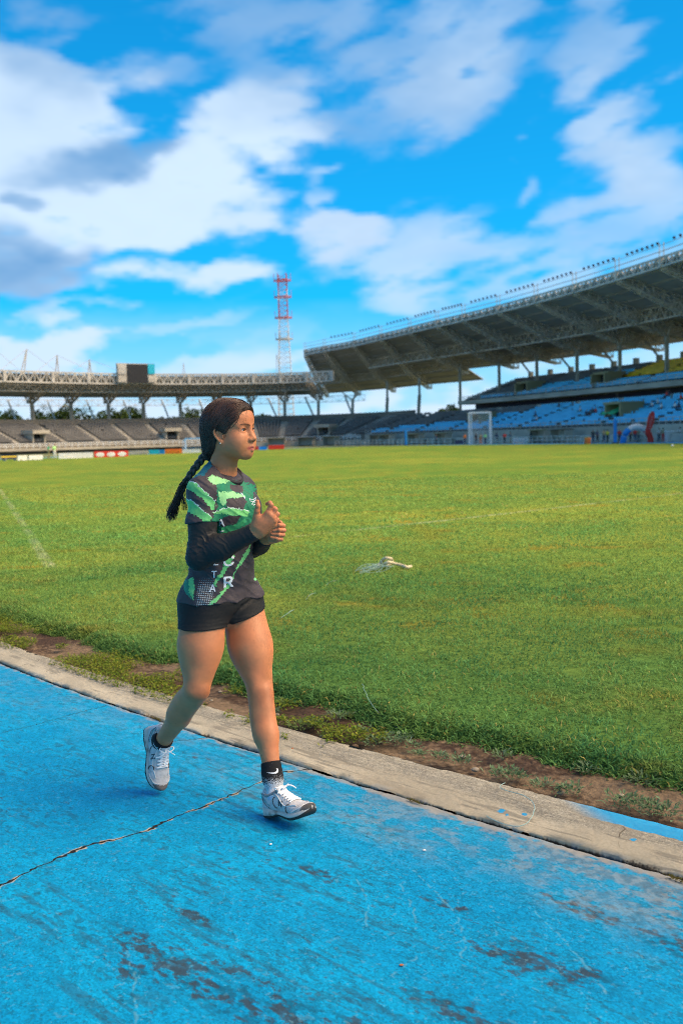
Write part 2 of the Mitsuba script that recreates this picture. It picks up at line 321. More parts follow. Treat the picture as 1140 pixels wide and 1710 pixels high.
def kerb_col(p, n, uv):
    r = bendr(p); a = p.x * LT[0] + p.y * LT[1]
    big = fbm(p.x * 3, p.y * 3, 1, 4); fin = noise(p.x * 160, p.y * 160, 2); mid = fbm(a * 5, r * 60, 4, 4); sp = noise(p.x * 330, p.y * 330, 3)
    face = mix((.31, .268, .195), (.39, .34, .25), smoothstep(.3, .7, big))
    top = mix((.205, .185, .145), (.28, .25, .19), smoothstep(.35, .65, mid))
    top = top * (1 + .75 * (sp - .5) + .3 * (fin - .5))
    c = mix(face, top, smoothstep(.10, .17, r + (big - .5) * .10))
    c = c * (1 + .25 * (fin - .5))
    c = mix(c, (.13, .115, .09), smoothstep(.58, .72, mid) * .6)
    stain = smoothstep(.55, .7, fbm(a * 2.2, r * 9, 9, 4)); c = mix(c, (.20, .17, .125), stain * .45)
    rl = mi.Point3f(p.x + (fbm(p.x * 14, p.y * 14, 0, 3) - .5) * .06, p.y + (fbm(p.x * 14 + 7, p.y * 14, 0, 3) - .5) * .06, 0)
    cr = mi.Float(9)
    for g in ((-1.95, 6.3, -1.78, 6.55), (-1.42, 5.66, -1.28, 5.86), (.93, 3.36, .99, 3.52), (-2.2, 6.5, -1.9, 6.75)):
        cr = dr.minimum(cr, seg_dist(rl, [g[:2], g[2:]]))  # shade among near blades and lit far tips put into the colour
    c = mix(c, (.10, .08, .055), (1 - smoothstep(.001, .0035, cr)) * smoothstep(.3, .6, noise(p.x * 30, p.y * 30)))
    c = mix(c, (.03, .022, .014), 1 - smoothstep(-.006, .004, p.z + (fin - .5) * .006 + (big - .5) * .010))  # darkness of the open joint put into the kerb foot colour
    # blue paint slopped over the inner top edge, and a few drops
    al = a - 0.0
    edge = .225 + .05 * (noise(a * 3, 4) - .5) + .012 * (noise(a * 40, 4) - .5) + 4 * dr.square(dr.maximum(0, -1.23 - a * 1.0)) * 0
    blue = smoothstep(edge, edge + .006, r) * smoothstep(float(PAINT0), float(PAINT0) + .25, a + (r - .3) * 1.6)
    drops = mi.Float(0)
    for (x, y, rad) in ((.585, 3.735, .016), (.665, 3.69, .013), (1.0, 3.42, .013), (.60, 3.70, .008)):
        drops = dr.maximum(drops, 1 - smoothstep(rad * .7, rad, dr.sqrt(dr.square(p.x - x) + dr.square(p.y - y)) + (fin - .5) * .006))
    c = mix(c, (.01, .235, .45), dr.maximum(blue, drops) * (.9 + .1 * fin))
    return mix(c, (.016, .22, .42), smoothstep(.62, .7, noise(p.x * 18, p.y * 18, 9)) * (1 - smoothstep(.015, .05, r)) * .12)
PAINT0 = (np.array([.86, 3.86]) @ _d)
def kerb_h(p, n, uv):
    return noise(p.x * 330, p.y * 330, 3) * .0016 * smoothstep(.08, .16, bendr(p)) + fbm(p.x * 60, p.y * 60, 0, 3) * .003
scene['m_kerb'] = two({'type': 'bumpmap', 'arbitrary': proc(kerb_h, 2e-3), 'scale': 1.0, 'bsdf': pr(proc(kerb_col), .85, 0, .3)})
def soil_col(p, n, uv):
    r = bendr(p); a = p.x * LT[0] + p.y * LT[1]
    big = fbm(a * 1.6, r * 5, 3, 4); fin = fbm(p.x * 45, p.y * 45, 1, 3)
    c = mix((.050, .029, .018), (.135, .092, .056), smoothstep(.36, .64, big + (fin - .5) * .3))
    return c * (1 + .8 * (fin - .5))
scene['m_soil'] = two({'type': 'bumpmap', 'arbitrary': proc(lambda p, n, uv: fbm(p.x * 50, p.y * 50, 1, 4) * .012, 2e-3), 'scale': 1.0, 'bsdf': pr(proc(soil_col), .9, 0, .25)})
LINES = [[(-11.9, 34.6), (-5.39, 16.94), (-3.34, 11.31)], [(-.88, 14.3), (2.38, 17.15), (7.55, 21.93), (16, 29.6)], [(-2.95, 12.62), (-2.48, 12.34)]]
def line_mask(p):
    d = mi.Float(9)
    for L in LINES: d = dr.minimum(d, seg_dist(p, L))
    return (1 - smoothstep(.045, .085, d + (noise(p.x * 6, p.y * 6) - .5) * .05)) * smoothstep(.25, .6, fbm(p.x * 1.5, p.y * 1.5, 8, 4))
def field_col(p, n, uv):
    big = fbm(p.x * .18, p.y * .18, 2, 4); mid = fbm(p.x * 1.1, p.y * 1.1, 5, 4); fin = fbm(p.x * 14, p.y * 14, 1, 3); gr = noise(p.x * 45, p.y * 45)
    d = p.y
    c = mix((.130, .225, .040), (.235, .275, .046), smoothstep(.32, .66, big * .5 + mid * .5))
    c = mix(c, (.11, .21, .042), smoothstep(.5, .62, fbm(p.x * .5 + 9, p.y * .5, 3, 3)) * .5)
    c = mix(c, (.30, .20, .03), smoothstep(.66, .74, fbm(p.x * 1.9, p.y * 1.9, 15, 4)) * .55)
    near = 1 - smoothstep(5, 11, p.y); c = mix(c, c * mi.Color3f(.42, .60, .80), near)  # near sheet darkened in colour to match the shade between the blades
    c = c * (1 + .55 * (fin - .5) + .4 * (gr - .5))
    return mix(c, (.55, .55, .38), line_mask(p) * .40)
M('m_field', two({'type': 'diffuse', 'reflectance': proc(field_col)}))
M('m_grass', two({'type': 'diffuse', 'reflectance': {'type': 'mesh_attribute', 'name': 'vertex_color'}}))
scene['m_blade'] = {'type': 'principledthin', 'base_color': {'type': 'mesh_attribute', 'name': 'vertex_color'}, 'roughness': .5, 'diff_trans': .7, 'spec_trans': 0.0, 'eta': 1.4}

def disc(rad, z, n=96):
    g = np.arange(n) * 2 * np.pi / n
    v = np.vstack([np.c_[np.cos(g) * rad, np.sin(g) * rad, g * 0 + z], [[0, 0, z]]]); i = np.arange(n)
    return v, np.stack([i, (i + 1) % n, i * 0 + n], 1)
M('m_earth', two(pr(mottled((.10, .11, .05), .3, .02, .2), .95)))
struct('ground', disc(4000, -.08), 'm_earth')
def rough_edge(s, k, amp): return amp * (meshkit.fbm(np.stack([s * k, s * 0, s * 0 + 3], -1), 4, 2) - .5)
def gridsheet(ss, rr, zf, rf=None):
    S, Rr = np.meshgrid(ss, rr, indexing='ij')
    if rf is not None: Rr = rf(S, Rr)
    p = np.stack([np.interp(S, K.s, K.q[:, 0]) + Rr * np.interp(S, K.s, K.n[:, 0]), np.interp(S, K.s, K.q[:, 1]) + Rr * np.interp(S, K.s, K.n[:, 1]), 0 * S], -1)
    p[..., 2] = zf(S, Rr, p)
    n, k = S.shape; i, j = np.meshgrid(np.arange(n - 1), np.arange(k - 1), indexing='ij')
    q = np.stack([i * k + j, (i + 1) * k + j, (i + 1) * k + j + 1, i * k + j + 1], -1).reshape(-1, 4)[:, ::-1]
    return p.reshape(-1, 3), np.vstack([q[:, [0, 1, 2]], q[:, [0, 2, 3]]])
SN = np.arange(S0 - 2.5, S1 + 3.0, .012)                         # the near stretch, finely meshed
SF = np.r_[np.arange(0, SN[0], .8), SN, np.arange(SN[-1] + .3, K.L, .8)]
# track: one sheet out to the outer lane, its inner edge ragged
struct('running_track', gridsheet(SF, np.r_[-10.0, -5, -2, -1, -.3, -.1, 0], lambda S, r, p: 0 * S,
       lambda S, r: np.where(r >= -.001, -.003 + rough_edge(S, 9, .020) + rough_edge(S, 60, .010), r)), 'm_track', True)
WF = lambda S: np.interp(S, [S0 - 3, S0, S1, S1 + 3], [.80, .84, 1.16, 1.2])
def kerb_prof():
    return np.array([(.006, -.06), (.008, .004), (.016, .014), (.05, .022), (.09, .032), (.13, .041), (.16, .046), (.20, .048), (.24, .049), (.275, .049), (.295, .044), (.305, .030), (.31, -.05)])
KP = kerb_prof()
def kz(S, r, p):
    z = np.interp(r / WF(S), KP[:, 0], KP[:, 1]); z = np.where(z > 0, z * .66, z)
    q = np.stack([S * 6, r * 20, 0 * S], -1)
    return z + (meshkit.fbm(q, 4, 3) - .5) * .008 - .02 * np.clip((meshkit.fbm(np.stack([S * 4, 0 * S, 0 * S], -1), 3, 8) - .60) * 9, 0, 1) * np.exp(-((r - .02) / .02)**2)
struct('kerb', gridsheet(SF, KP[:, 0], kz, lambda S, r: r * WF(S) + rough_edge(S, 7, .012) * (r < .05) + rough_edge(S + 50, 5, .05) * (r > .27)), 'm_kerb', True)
EDGE = lambda s: .665 + .10 * (meshkit.fbm(np.stack([s * 1.4, s * 0, s * 0], -1), 3, 6) - .5) * 2 + .05 * (meshkit.fbm(np.stack([s * 7, s * 0, s * 0], -1), 3, 7) - .5) * 2
def dz(S, r, p):
    q = p * [5, 5, 0]
    e = EDGE(S)
    return -.006 + .03 * (meshkit.fbm(q, 4, 4) - .5) + .03 * np.clip((r - .45) / .3, 0, 1) + .016 * np.clip((.36 - r) / .08, 0, 1)
struct('soil_strip', gridsheet(SF, np.r_[-.05, .02, .2, np.arange(.24, 1.0, .03)], lambda S, r, p: np.where(r < .23, -.045, dz(S, r, p))), 'm_soil', True)
# the field: near part with its turf edge, then one sheet to the far side
def fz(S, r, p):
    u = r - EDGE(S)
    return np.clip(.005 + .06 * np.clip(u / .10, -1, 1), -.05, .065) + .02 * (meshkit.fbm(p * [1.3, 1.3, 0], 3, 14) - .5) * np.clip(u * 2, 0, 1) * np.clip(8 - r, 0, 1)
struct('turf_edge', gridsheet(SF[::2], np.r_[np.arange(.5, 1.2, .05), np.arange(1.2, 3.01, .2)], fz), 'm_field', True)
FARE = np.array([(-60, 92), (-41, 117), (-30, 131), (-15, 149), (-4, 160), (5, 163), (11, 158), (17, 146), (25, 128), (33, 106), (37, 92), (39, 78), (40, 40), (36, 5)], float)
from shapely.geometry import Polygon
def polysheet(poly, z, step=None):
    v, f = trimesh.creation.triangulate_polygon(poly, engine='earcut')
    return np.c_[v, np.full(len(v), z)], f
_in = K.at(np.r_[np.arange(0, SN[0], 2), np.arange(SN[0], SN[-1], .1), np.arange(SN[-1], K.L, 1)], 2.9)[:, :2]
field_poly = Polygon(np.vstack([_in, FARE[::-1]])).buffer(0)
if field_poly.geom_type != 'Polygon': field_poly = max(field_poly.geoms, key=lambda g: g.area)
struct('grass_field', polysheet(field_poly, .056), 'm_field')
FE = Curve(FARE[:-2])
struct('far_track', sweep(FE, np.linspace(0, FE.L, 90), [(-.5, -.03), (9.5, -.03), (9.5, -.05), (-.5, -.05)]), 'm_track_far')

# ------------------------------------------------------------------ the stadium
BASE = Curve([(-84, 176), (-75, 189), (-65.3, 200), (-52, 213.6), (-39, 222.5), (-26, 228), (-11, 230), (0, 225), (9, 209), (18.9, 188.8), (32.2, 152), (40, 124), (44.5, 97), (47, 70), (48, 55)])
MAIN = Curve([(-14, 259), (-.4, 230), (9.5, 209), (18.9, 188.8), (32.2, 152), (40, 124), (44.5, 97), (47, 70), (48, 55)])
def sgrid(a, b, d=1.6): return np.linspace(a, b, max(2, int(round((b - a) / d)) + 1))
NROW, DROW, HROW, Z0 = 10, 1.2, .39, 2.2
def terrace(c, key, sa, sb, r0, z0, nrow, zb, seats, label=None, step_b='m_step', aisle_w=1.2, floor=True):
    """one block of stepped rows between two aisles; seats: bsdf per row"""
    ss = sgrid(sa, sb)
    prof = []
    for k in range(nrow):
        prof += [(r0 + k * DROW, z0 + k * HROW), (r0 + (k + 1) * DROW, z0 + k * HROW)]
    prof += [(r0 + nrow * DROW, zb), (r0, zb)]
    t = put(f'{key}__terrace', sweep(c, ss, prof), step_b, label=label)
    n = int((sb - sa - .3) / .52); by = {}
    xs = sa + .4 + np.arange(n) * (sb - sa - .8) / max(n - 1, 1)
    for k in range(nrow):
        if seats[k] is None: continue
        keep = rng.random(n) > .02
        by.setdefault(seats[k], []).append((xs[keep], r0 + k * DROW + .62, z0 + k * HROW))
    for b, rows in by.items():
        P0, P1, Q0, Q1 = [], [], [], []
        for x, r, z in rows:
            P0.append(c.at(x - .21, r, z + .40)); P1.append(c.at(x + .21, r, z + .40))
            Q0.append(c.at(x - .21, r + .24, z + .62)); Q1.append(c.at(x + .21, r + .24, z + .62))
        m = cat([bars(np.vstack(P0), np.vstack(P1), .46, .07), bars(np.vstack(Q0), np.vstack(Q1), .07, .46)])
        put(f'{t}__seat_row', m, b, kind='stuff')
    return t
def aisle(c, key, s, r0, z0, nrow, w=1.15, b='m_aisle'):
    ss = np.array([s - w / 2, s + w / 2]); prof = []
    for k in range(nrow * 2):
        prof += [(r0 + k * DROW / 2, z0 + .03 + k * HROW / 2), (r0 + (k + 1) * DROW / 2, z0 + .03 + k * HROW / 2)]
    prof += [(r0 + nrow * DROW, z0 - .5), (r0, z0 - .5)]
    put(f'{key}__aisle', sweep(c, ss, prof), b)
def roofbay(c, key, sa, sb, r0, z0, r1, z1, npur=6):
    ss = sgrid(sa + .02, sb - .02, 2.0)
    k = put(f'{key}__roof_panel', sweep(c, ss, [(r0, z0 + .18), (r1, z1 + .18), (r1, z1), (r0, z0)]), 'm_sheet')
    out = []
    for f in np.linspace(.06, .97, npur):
        a = c.at(ss, r0 + (r1 - r0) * f, z0 + (z1 - z0) * f - .09); out.append(bars(a[:-1], a[1:], .12, .2))
    put(f'{k}__purlin', cat(out), 'm_sheet', kind='stuff')
def rib(c, key, s, r0, z0, r1, z1, d0, dm, d1, b='m_steel_dark', w=.8, n=12, rb=None):
    """a lattice bracket under the roof sheet from the front to the back"""
    f = np.linspace(0, 1, n); r = r0 + (r1 - r0) * f; z = z0 + (z1 - z0) * f - .12
    fm = .55; d = np.where(f < fm, d0 + (dm - d0) * f / fm, dm + (d1 - dm) * (f - fm) / (1 - fm))
    out = []
    for o in (-w / 2, w / 2):
        a = np.vstack([c.at(s + o, rr, zz) for rr, zz in zip(r, z)]); e = np.vstack([c.at(s + o, rr, zz) for rr, zz in zip(r, z - d)])
        up = (np.arange(n - 1) % 2 == 0)[:, None]
        out += [bars(a[:-1], a[1:], .22), bars(e[:-1], e[1:], .26), bars(a, e, .16), bars(np.where(up, a[:-1], e[:-1]), np.where(up, e[1:], a[1:]), .14)]
    e0 = np.vstack([c.at(s - w / 2, rr, zz) for rr, zz in zip(r, z - d)]); e1 = np.vstack([c.at(s + w / 2, rr, zz) for rr, zz in zip(r, z - d)])
    out.append(bars(e0, e1, .14)); out.append(bars(e0[:-1], e1[1:], .1))
    put(f'{key}__roof_bracket', cat(out), b)

# ---- end stand: lower bowl with a low canopy
END = thing('end_grandstand', 'long curved concrete stand behind the far end of the pitch under a low lattice canopy', 'grandstand')
s_lo = 4.0
s_merge = BASE.s_az(.128, 6)                                      # where the bowl passes under the main stand
colu = [-25, 57, 121, 183, 242, 303, 362, 419, 475, 531, 587, 642, 695]       # column bases along the picture, as bearings
def bear(u, el_v=690): 
    d = FW * FPX + RT * (u - 570) + UP * (855 - el_v); return d[0] / d[1]
ends = [BASE.s_az(bear(u), 12.5) for u in colu]
ends = [e for e in ends]
s_first = ends[0] - (ends[1] - ends[0])
allA = [s_first - 9, s_first] + ends
grey10 = ['m_seat_grey'] * NROW
for sa, sb in zip(allA[:-1], allA[1:]):
    terrace(BASE, END, sa + .58, sb - .58, 0, Z0, NROW, -.6, grey10)
for s in allA: aisle(BASE, END, s, 0, Z0, NROW)
sA0, sA1 = allA[0], allA[-1]
SSA = sgrid(sA0, sA1, 1.5)
put(f'{END}__back_parapet', sweep(BASE, SSA, [(12.02, 5.0), (12.35, 5.0), (12.35, 7.35), (12.02, 7.35)]), 'm_concrete_dark')
put(f'{END}__walkway_slab', sweep(BASE, SSA, [(-1.6, .62), (-.02, .62), (-.02, 1.12), (-1.3, 1.12), (-1.6, 1.12)]), 'm_concrete')
put(f'{END}__under_wall', sweep(BASE, SSA, [(-.3, -.06), (0, -.06), (0, .6), (-.3, .6)]), 'm_concrete_dark')
pr_ = []
for z in (1.62, 2.05): a = BASE.at(SSA, -1.5, z); pr_.append(bars(a[:-1], a[1:], .12))
a = BASE.at(SSA, -1.5, 1.12); pr_.append(bars(a, BASE.at(SSA, -1.5, 2.1), .13))
put(f'{END}__railing', cat(pr_), 'm_white')
put(f'{END}__front_wall', sweep(BASE, SSA, [(-.03, 1.14), (-.03, 2.15), (-.25, 2.15), (-.25, 1.14)]), 'm_concrete_dark')
RA0, ZA0, RA1, ZA1 = 4.4, 16.5, 17.0, 12.5
nA = len(allA) - 4
for sa, sb in zip(allA[:nA], allA[1:nA + 1]): roofbay(BASE, END, sa, sb, RA0, ZA0, RA1, ZA1, 5)
for s in allA[:nA + 1]: rib(BASE, END, s, RA0 + .3, ZA0, RA1 - 2.5, ZA1 + .7, 1.9, 2.2, 2.1, w=1.0, n=9)
for i, (sa, sb) in enumerate(zip(allA[:-1], allA[1:])):
    n = 8
    if i > nA: continue
    put(f'{END}__front_truss', truss(BASE, np.linspace(sa, sb, n + 1), 4.0, 14.85, 17.0, .34, .22), 'm_steel')
    if i < nA: put(f'{END}__inner_truss', truss(BASE, np.linspace(sa, sb, n + 1), 6.4, 13.1, 14.4, .2, .14), 'm_steel_dark')
    put(f'{END}__rear_truss', truss(BASE, np.linspace(sa, sb, 7), 19.5, 10.6, 12.0, .12, .08), 'm_steel')
for s in allA:
    if s <= allA[nA + 1]: put(f'{END}__truss_post', cat([box(*BASE.at(s, 4.0, 15.9), .7, .7, 2.3, BASE.ang(s))]), 'm_steel')
    c0 = BASE.at(s, 13.0, 0); 
    v = [(BASE.at(s, 13.0, 6.0), BASE.at(s, 13.4, 10.6), .95)]
    m = cat([bars(v[0][0], v[0][1], .85, .7)])
    k = put(f'{END}__column', m, 'm_concrete')
    top = BASE.at(s, 13.4, 10.5)
    st = bars(top, top + [0, 0, 3.9], .5) if s > allA[nA + 1] else cat([bars(np.vstack([top, top, top]), np.vstack([BASE.at(s - 1.3, 11.5, 12.6), BASE.at(s + 1.3, 11.5, 12.6), BASE.at(s, 16.5, 12.5)]), .22)])
    put(f'{k}__strut', st, 'm_steel_dark')
    if s <= allA[nA + 1]: put(f'{END}__back_strut', bars(BASE.at(s - 1.0, 17.5, 5.5), BASE.at(s - 2.6, 18.5, 11.9), .34), 'm_white')
for u in (60, 285, 545):
    s = BASE.s_az(bear(u, 735), 1.5); an = BASE.ang(s)
    k = put(f'{END}__entrance_box', cat([box(*BASE.at(s - 1.35, 1.9, 3.3), .35, 3.2, 2.0, an), box(*BASE.at(s + 1.35, 1.9, 3.3), .35, 3.2, 2.0, an), box(*BASE.at(s, 1.6, 4.45), 3.9, 4.6, .75, an)]), 'm_concrete', label='pale concrete entrance box let into the seating' )
    put(f'{k}__opening', box(*BASE.at(s, 2.2, 3.2), 2.36, .2, 1.75, an), 'm_black')
k = put(f'{END}__stair_flight', sweep(BASE, np.array([BASE.s_az(bear(622, 705), 6) - 1.3, BASE.s_az(bear(622, 705), 6) + 1.3]), [(-.6, 2.0), (12, 6.5), (12, 6.0), (-.6, 1.5)]), 'm_aisle', label='wide pale stair flight between the grey seats')
# dugouts and low walls in front of the bowl, seen from the stairs to the main stand
fs0, fs1 = BASE.s_az(bear(425, 740), -1), BASE.s_az(bear(1150, 735), -1)
SSW = sgrid(fs0, BASE.L - 1, 2)
put(f'{END}__lower_wall', sweep(BASE, SSW, [(-2.3, -.06), (-1.62, -.06), (-1.62, 1.0), (-2.3, 1.0)]), 'm_concrete')
ORD = ['first', 'second', 'third', 'fourth', 'fifth', 'sixth', 'seventh', 'eighth', 'ninth', 'tenth'] + [f'{i}th' for i in range(11, 21)] + ['21st', '22nd', '23rd'] + [f'{i}th' for i in range(24, 41)]; _di = 0
for u, b in ((462, 'm_khaki'), (512, 'm_concrete_dark'), (554, 'm_khaki'), (632, 'm_concrete_dark'), (648, 'm_khaki'), (697, 'm_khaki'), (742, 'm_khaki'), (905, 'm_khaki'), (940, 'm_concrete_dark')):
    s = BASE.s_az(bear(u, 738), -3); an = BASE.ang(s); p = BASE.at(s, -3.4, 0)
    kk = thing('dugout', f'{"khaki" if b == "m_khaki" else "dark grey"} team shelter at the foot of the stand, bearing {u}', 'dugout')
    labels[kk] = {'label': f'{ORD[_di]} low team shelter from the left at the foot of the stand wall', 'category': 'shelter', 'group': 'low shelters along the foot of the stand'}; _di += 1
    put(f'{kk}__roof', cat([box(*(p + [0, 0, 1.95]), 4.4, 1.8, .16, an)]), b)
    put(f'{kk}__back_wall', cat([box(*BASE.at(s, -2.7, .95), 4.2, .12, 1.9, an), box(*BASE.at(s - 2.1, -3.3, .95), .12, 1.3, 1.9, an), box(*BASE.at(s + 2.1, -3.3, .95), .12, 1.3, 1.9, an)]), 'm_concrete')
    put(f'{kk}__bench', box(*BASE.at(s, -3.1, .42), 3.8, .4, .12, an), 'm_steel')

# ---- main stand: lower blue tier, upper deck, high canopy
MS = thing('main_grandstand', 'two tier main stand with blue and yellow seats under a high sloping lattice roof', 'grandstand')
sm_ref = MAIN.s_az(bear(1103, 428), 2.0)
RIBSTEP = 12.4
ribs = [sm_ref + RIBSTEP * k for k in range(-12, 5)]
ribs = [s for s in ribs if 2 < s < MAIN.L - 1]
low0 = BASE.s_az(bear(700, 690), 12)
# lower tier continues along BASE
m2b = lambda s: BASE.s[np.argmin(np.linalg.norm(BASE.q - MAIN.at(s)[:2], axis=1))]
lows = [allA[-1]] + [m2b(s) for s in ribs if m2b(s) > allA[-1] + 5]
nblue = {0: 2, 1: 3, 2: 4, 3: 7}
for i, (sa, sb) in enumerate(zip(lows[:-1], lows[1:])):
    nb = nblue.get(i, NROW)
    terrace(BASE, MS, sa + .58, sb - .58, 0, Z0, NROW, -.6, ['m_seat_blue'] * nb + ['m_seat_grey'] * (NROW - nb))
for s in lows[1:]: aisle(BASE, MS, s, 0, Z0, NROW, b='m_concrete_dark')
SSL = sgrid(lows[0], lows[-1], 1.6)
put(f'{MS}__front_wall', sweep(BASE, SSL, [(-.4, -.06), (-.03, -.06), (-.03, 2.15), (-.4, 2.15)]), 'm_concrete')
pr_ = []
for z in (2.55, 3.0): a = BASE.at(SSL, -.3, z); pr_.append(bars(a[:-1], a[1:], .08))
pr_.append(bars(BASE.at(SSL, -.3, 2.1), BASE.at(SSL, -.3, 3.05), .08)); put(f'{MS}__railing', cat(pr_), 'm_steel')
# upper deck from its left end
u0 = MAIN.s_az(bear(764, 671), 13.2)
upr = [u0] + [s for s in ribs if s > u0 + 5] + [MAIN.L - .5]
SSU = sgrid(u0, MAIN.L - .5, 2)
put(f'{MS}__rear_wall', sweep(MAIN, SSU, [(12.1, 4.8), (12.6, 4.8), (12.6, 6.6), (12.1, 6.6)]), 'm_concrete')
put(f'{MS}__back_wall', sweep(MAIN, SSU, [(17.5, 5.0), (17.9, 5.0), (17.9, 8.0), (17.5, 8.0)]), 'm_navy')
put(f'{MS}__deck_slab', sweep(MAIN, SSU, [(13.2, 7.75), (30, 7.9), (30, 8.2), (13.55, 8.2), (13.5, 8.55), (13.2, 8.55)]), 'm_concrete')
pr_ = []
for z in (8.95, 9.35): a = MAIN.at(SSU, 13.35, z); pr_.append(bars(a[:-1], a[1:], .09))
pr_.append(bars(MAIN.at(SSU, 13.35, 8.5), MAIN.at(SSU, 13.35, 9.4), .09)); put(f'{MS}__railing', cat(pr_), 'm_steel')
NU, u_z0 = 11, 8.5
def useat(i, sa):
    uu = 570 + (FPX * (lambda p: p[0] / p[1])(MAIN.at(sa + 6, 18)))
    if uu > 1040: return ['m_seat_blue'] * 3 + [None] + ['m_seat_yellow'] * 7
    if uu > 975: return ['m_seat_blue'] * 8 + ['m_seat_grey'] * 3
    if uu > 900: return ['m_seat_blue'] * 5 + ['m_seat_grey'] * 6
    return ['m_seat_blue' if uu > 840 else 'm_seat_grey'] + ['m_seat_grey'] * (NU - 1)
for i, (sa, sb) in enumerate(zip(upr[:-1], upr[1:])):
    terrace(MAIN, MS, sa + .58, sb - .58, 14.2, u_z0, NU, 8.21, useat(i, sa))
for s in upr: aisle(MAIN, MS, s, 14.2, u_z0, NU, b='m_concrete_dark')
put(f'{MS}__top_parapet', sweep(MAIN, SSU, [(27.5, 8.3), (27.9, 8.3), (27.9, 13.2), (27.5, 13.2)]), 'm_concrete_dark')
for s in upr[1:-1]:
    for o in (0, RIBSTEP / 2): put(f'{MS}__parapet_pier', box(*MAIN.at(s + o, 27.9, 13.35), .8, .8, 1.9, MAIN.ang(s)), 'm_concrete')
for u, v in ((882, 650), (1012, 636)):
    s = MAIN.s_az(bear(u, v), 17); an = MAIN.ang(s)
    k = put(f'{MS}__entrance_box', cat([box(*MAIN.at(s - 1.9, 17, 9.9), .4, 3.4, 2.4, an), box(*MAIN.at(s + 1.9, 17, 9.9), .4, 3.4, 2.4, an), box(*MAIN.at(s, 17.6, 11.2), 4.4, 3.6, .4, an)]), 'm_khaki')
    put(f'{k}__opening', box(*MAIN.at(s, 17.2, 9.9), 3.3, .3, 2.1, an), 'm_black')
for u in (800, 1035):
    s = BASE.s_az(bear(u, 700), 4); an = BASE.ang(s)
    k = put(f'{MS}__entrance_box', cat([box(*BASE.at(s - 1.9, 4.6, 4.2), .4, 3.6, 2.2, an), box(*BASE.at(s + 1.9, 4.6, 4.2), .4, 3.6, 2.2, an), box(*BASE.at(s, 4.6, 5.4), 4.4, 3.9, .35, an)]), 'm_khaki')
    put(f'{k}__opening', box(*BASE.at(s, 4.8, 4.2), 3.3, .3, 2.0, an), 'm_black')
for s in [x for x in ribs if x > MAIN.s_az(bear(1075, 640), 15)]:
    for o in (2, 6, 10): put(f'{MS}__window_bay', box(*MAIN.at(s + o, 15, 7.0), 2.3, 1.0, 1.35, MAIN.ang(s)), 'm_white')
# canopy: its brackets fan out where the roof turns the corner of the bowl
ROOF = Curve([(-16, 262), (-9.4, 251), (-3.4, 240), (2.3, 231), (8.2, 218), (13.1, 207), (18.0, 195), (22.0, 186.5), (35, 153), (42.8, 125), (47.3, 98), (49.8, 71), (50.8, 56)])
_fan = [(509, 83), (541, 77), (590, 74), (635, 70), (683, 61), (730, 50), (773, 43), (831, 36), (894, 32), (1031, 27), (1140, 22)]
_fs = [ROOF.s_az(bear(u, 560)) for u, _ in _fan]; _th = np.radians(np.interp(ROOF.s, _fs, [t for _, t in _fan])); ROOF.n = np.stack([np.cos(_th), np.sin(_th)], 1)
RB0, ZB0, RB1 = .1, 23.0, 31.0
sB0, sB1 = ROOF.s_az(bear(509, 588)), ROOF.s_az(bear(684, 560))
rref = ROOF.s_az(bear(1103, 428))
bays = [sB0] + [ROOF.s_az(bear(u, 575)) for u in (541, 591, 636)] + [sB1, ROOF.s_az(bear(729, 545))] + [ROOF.s_az(bear(u, v)) for u, v in ((773, 538), (831, 520), (894, 503), (958, 480), (1029, 460), (1103, 430))] + [rref + 12.4, rref + 24.8, rref + 37, ROOF.L - 1]
for i, (sa, sb) in enumerate(zip(bays[:-1], bays[1:])):
    RB1 = 41.0 if sb <= sB1 + .1 else 31.0; zb = 23.0 - 6.4 / 31 * RB1
    roofbay(ROOF, MS, sa, sb, RB0, ZB0, RB1, zb, 9)
    n = max(4, int(round((sb - sa) / 1.25))); n += n % 2
    g = np.linspace(sa, sb, n + 1); zr = lambda r: ZB0 + (zb - ZB0) * (r - RB0) / (RB1 - RB0)
    put(f'{MS}__front_truss', truss(ROOF, g, 0, 22.35, 23.5, .26, .20), 'm_steel')
    if i > 1: put(f'{MS}__middle_truss', truss(ROOF, g, 13.0, zr(13) - 2.2, zr(13) - .3, .26, .18), 'm_steel')
    put(f'{MS}__rear_truss', truss(ROOF, g, 23.5, zr(23.5) - 1.9, zr(23.5) - .3, .2, .14), 'm_steel_dark')
    a = ROOF.at(np.array([sa, sb]), .1, 24.3); b_ = ROOF.at(np.array([sa, sb]), .1, 25.1)
    put(f'{MS}__catwalk_rail', cat([bars(a[:-1], a[1:], .1), bars(b_[:-1], b_[1:], .06)]), 'm_steel')
for s in bays:
    RB1 = 41.0 if s <= sB1 - .1 else 31.0; zb = 23.0 - 6.4 / 31 * RB1
    rib(ROOF, MS, s, RB0 + .4, ZB0, RB1 - 1.2, zb + .35, .8, 2.6, 1.4, w=1.2, n=16, b='m_steel_rib')
    put(f'{MS}__truss_post', cat([box(*ROOF.at(s, 0, 22.95), .5, .5, 1.3, ROOF.ang(s)), bars(ROOF.at(s - .5, .1, 23.4), ROOF.at(s - .5, .1, 25.4), .1), bars(ROOF.at(s + .5, .1, 23.4), ROOF.at(s + .5, .1, 25.4), .1)]), 'm_steel')
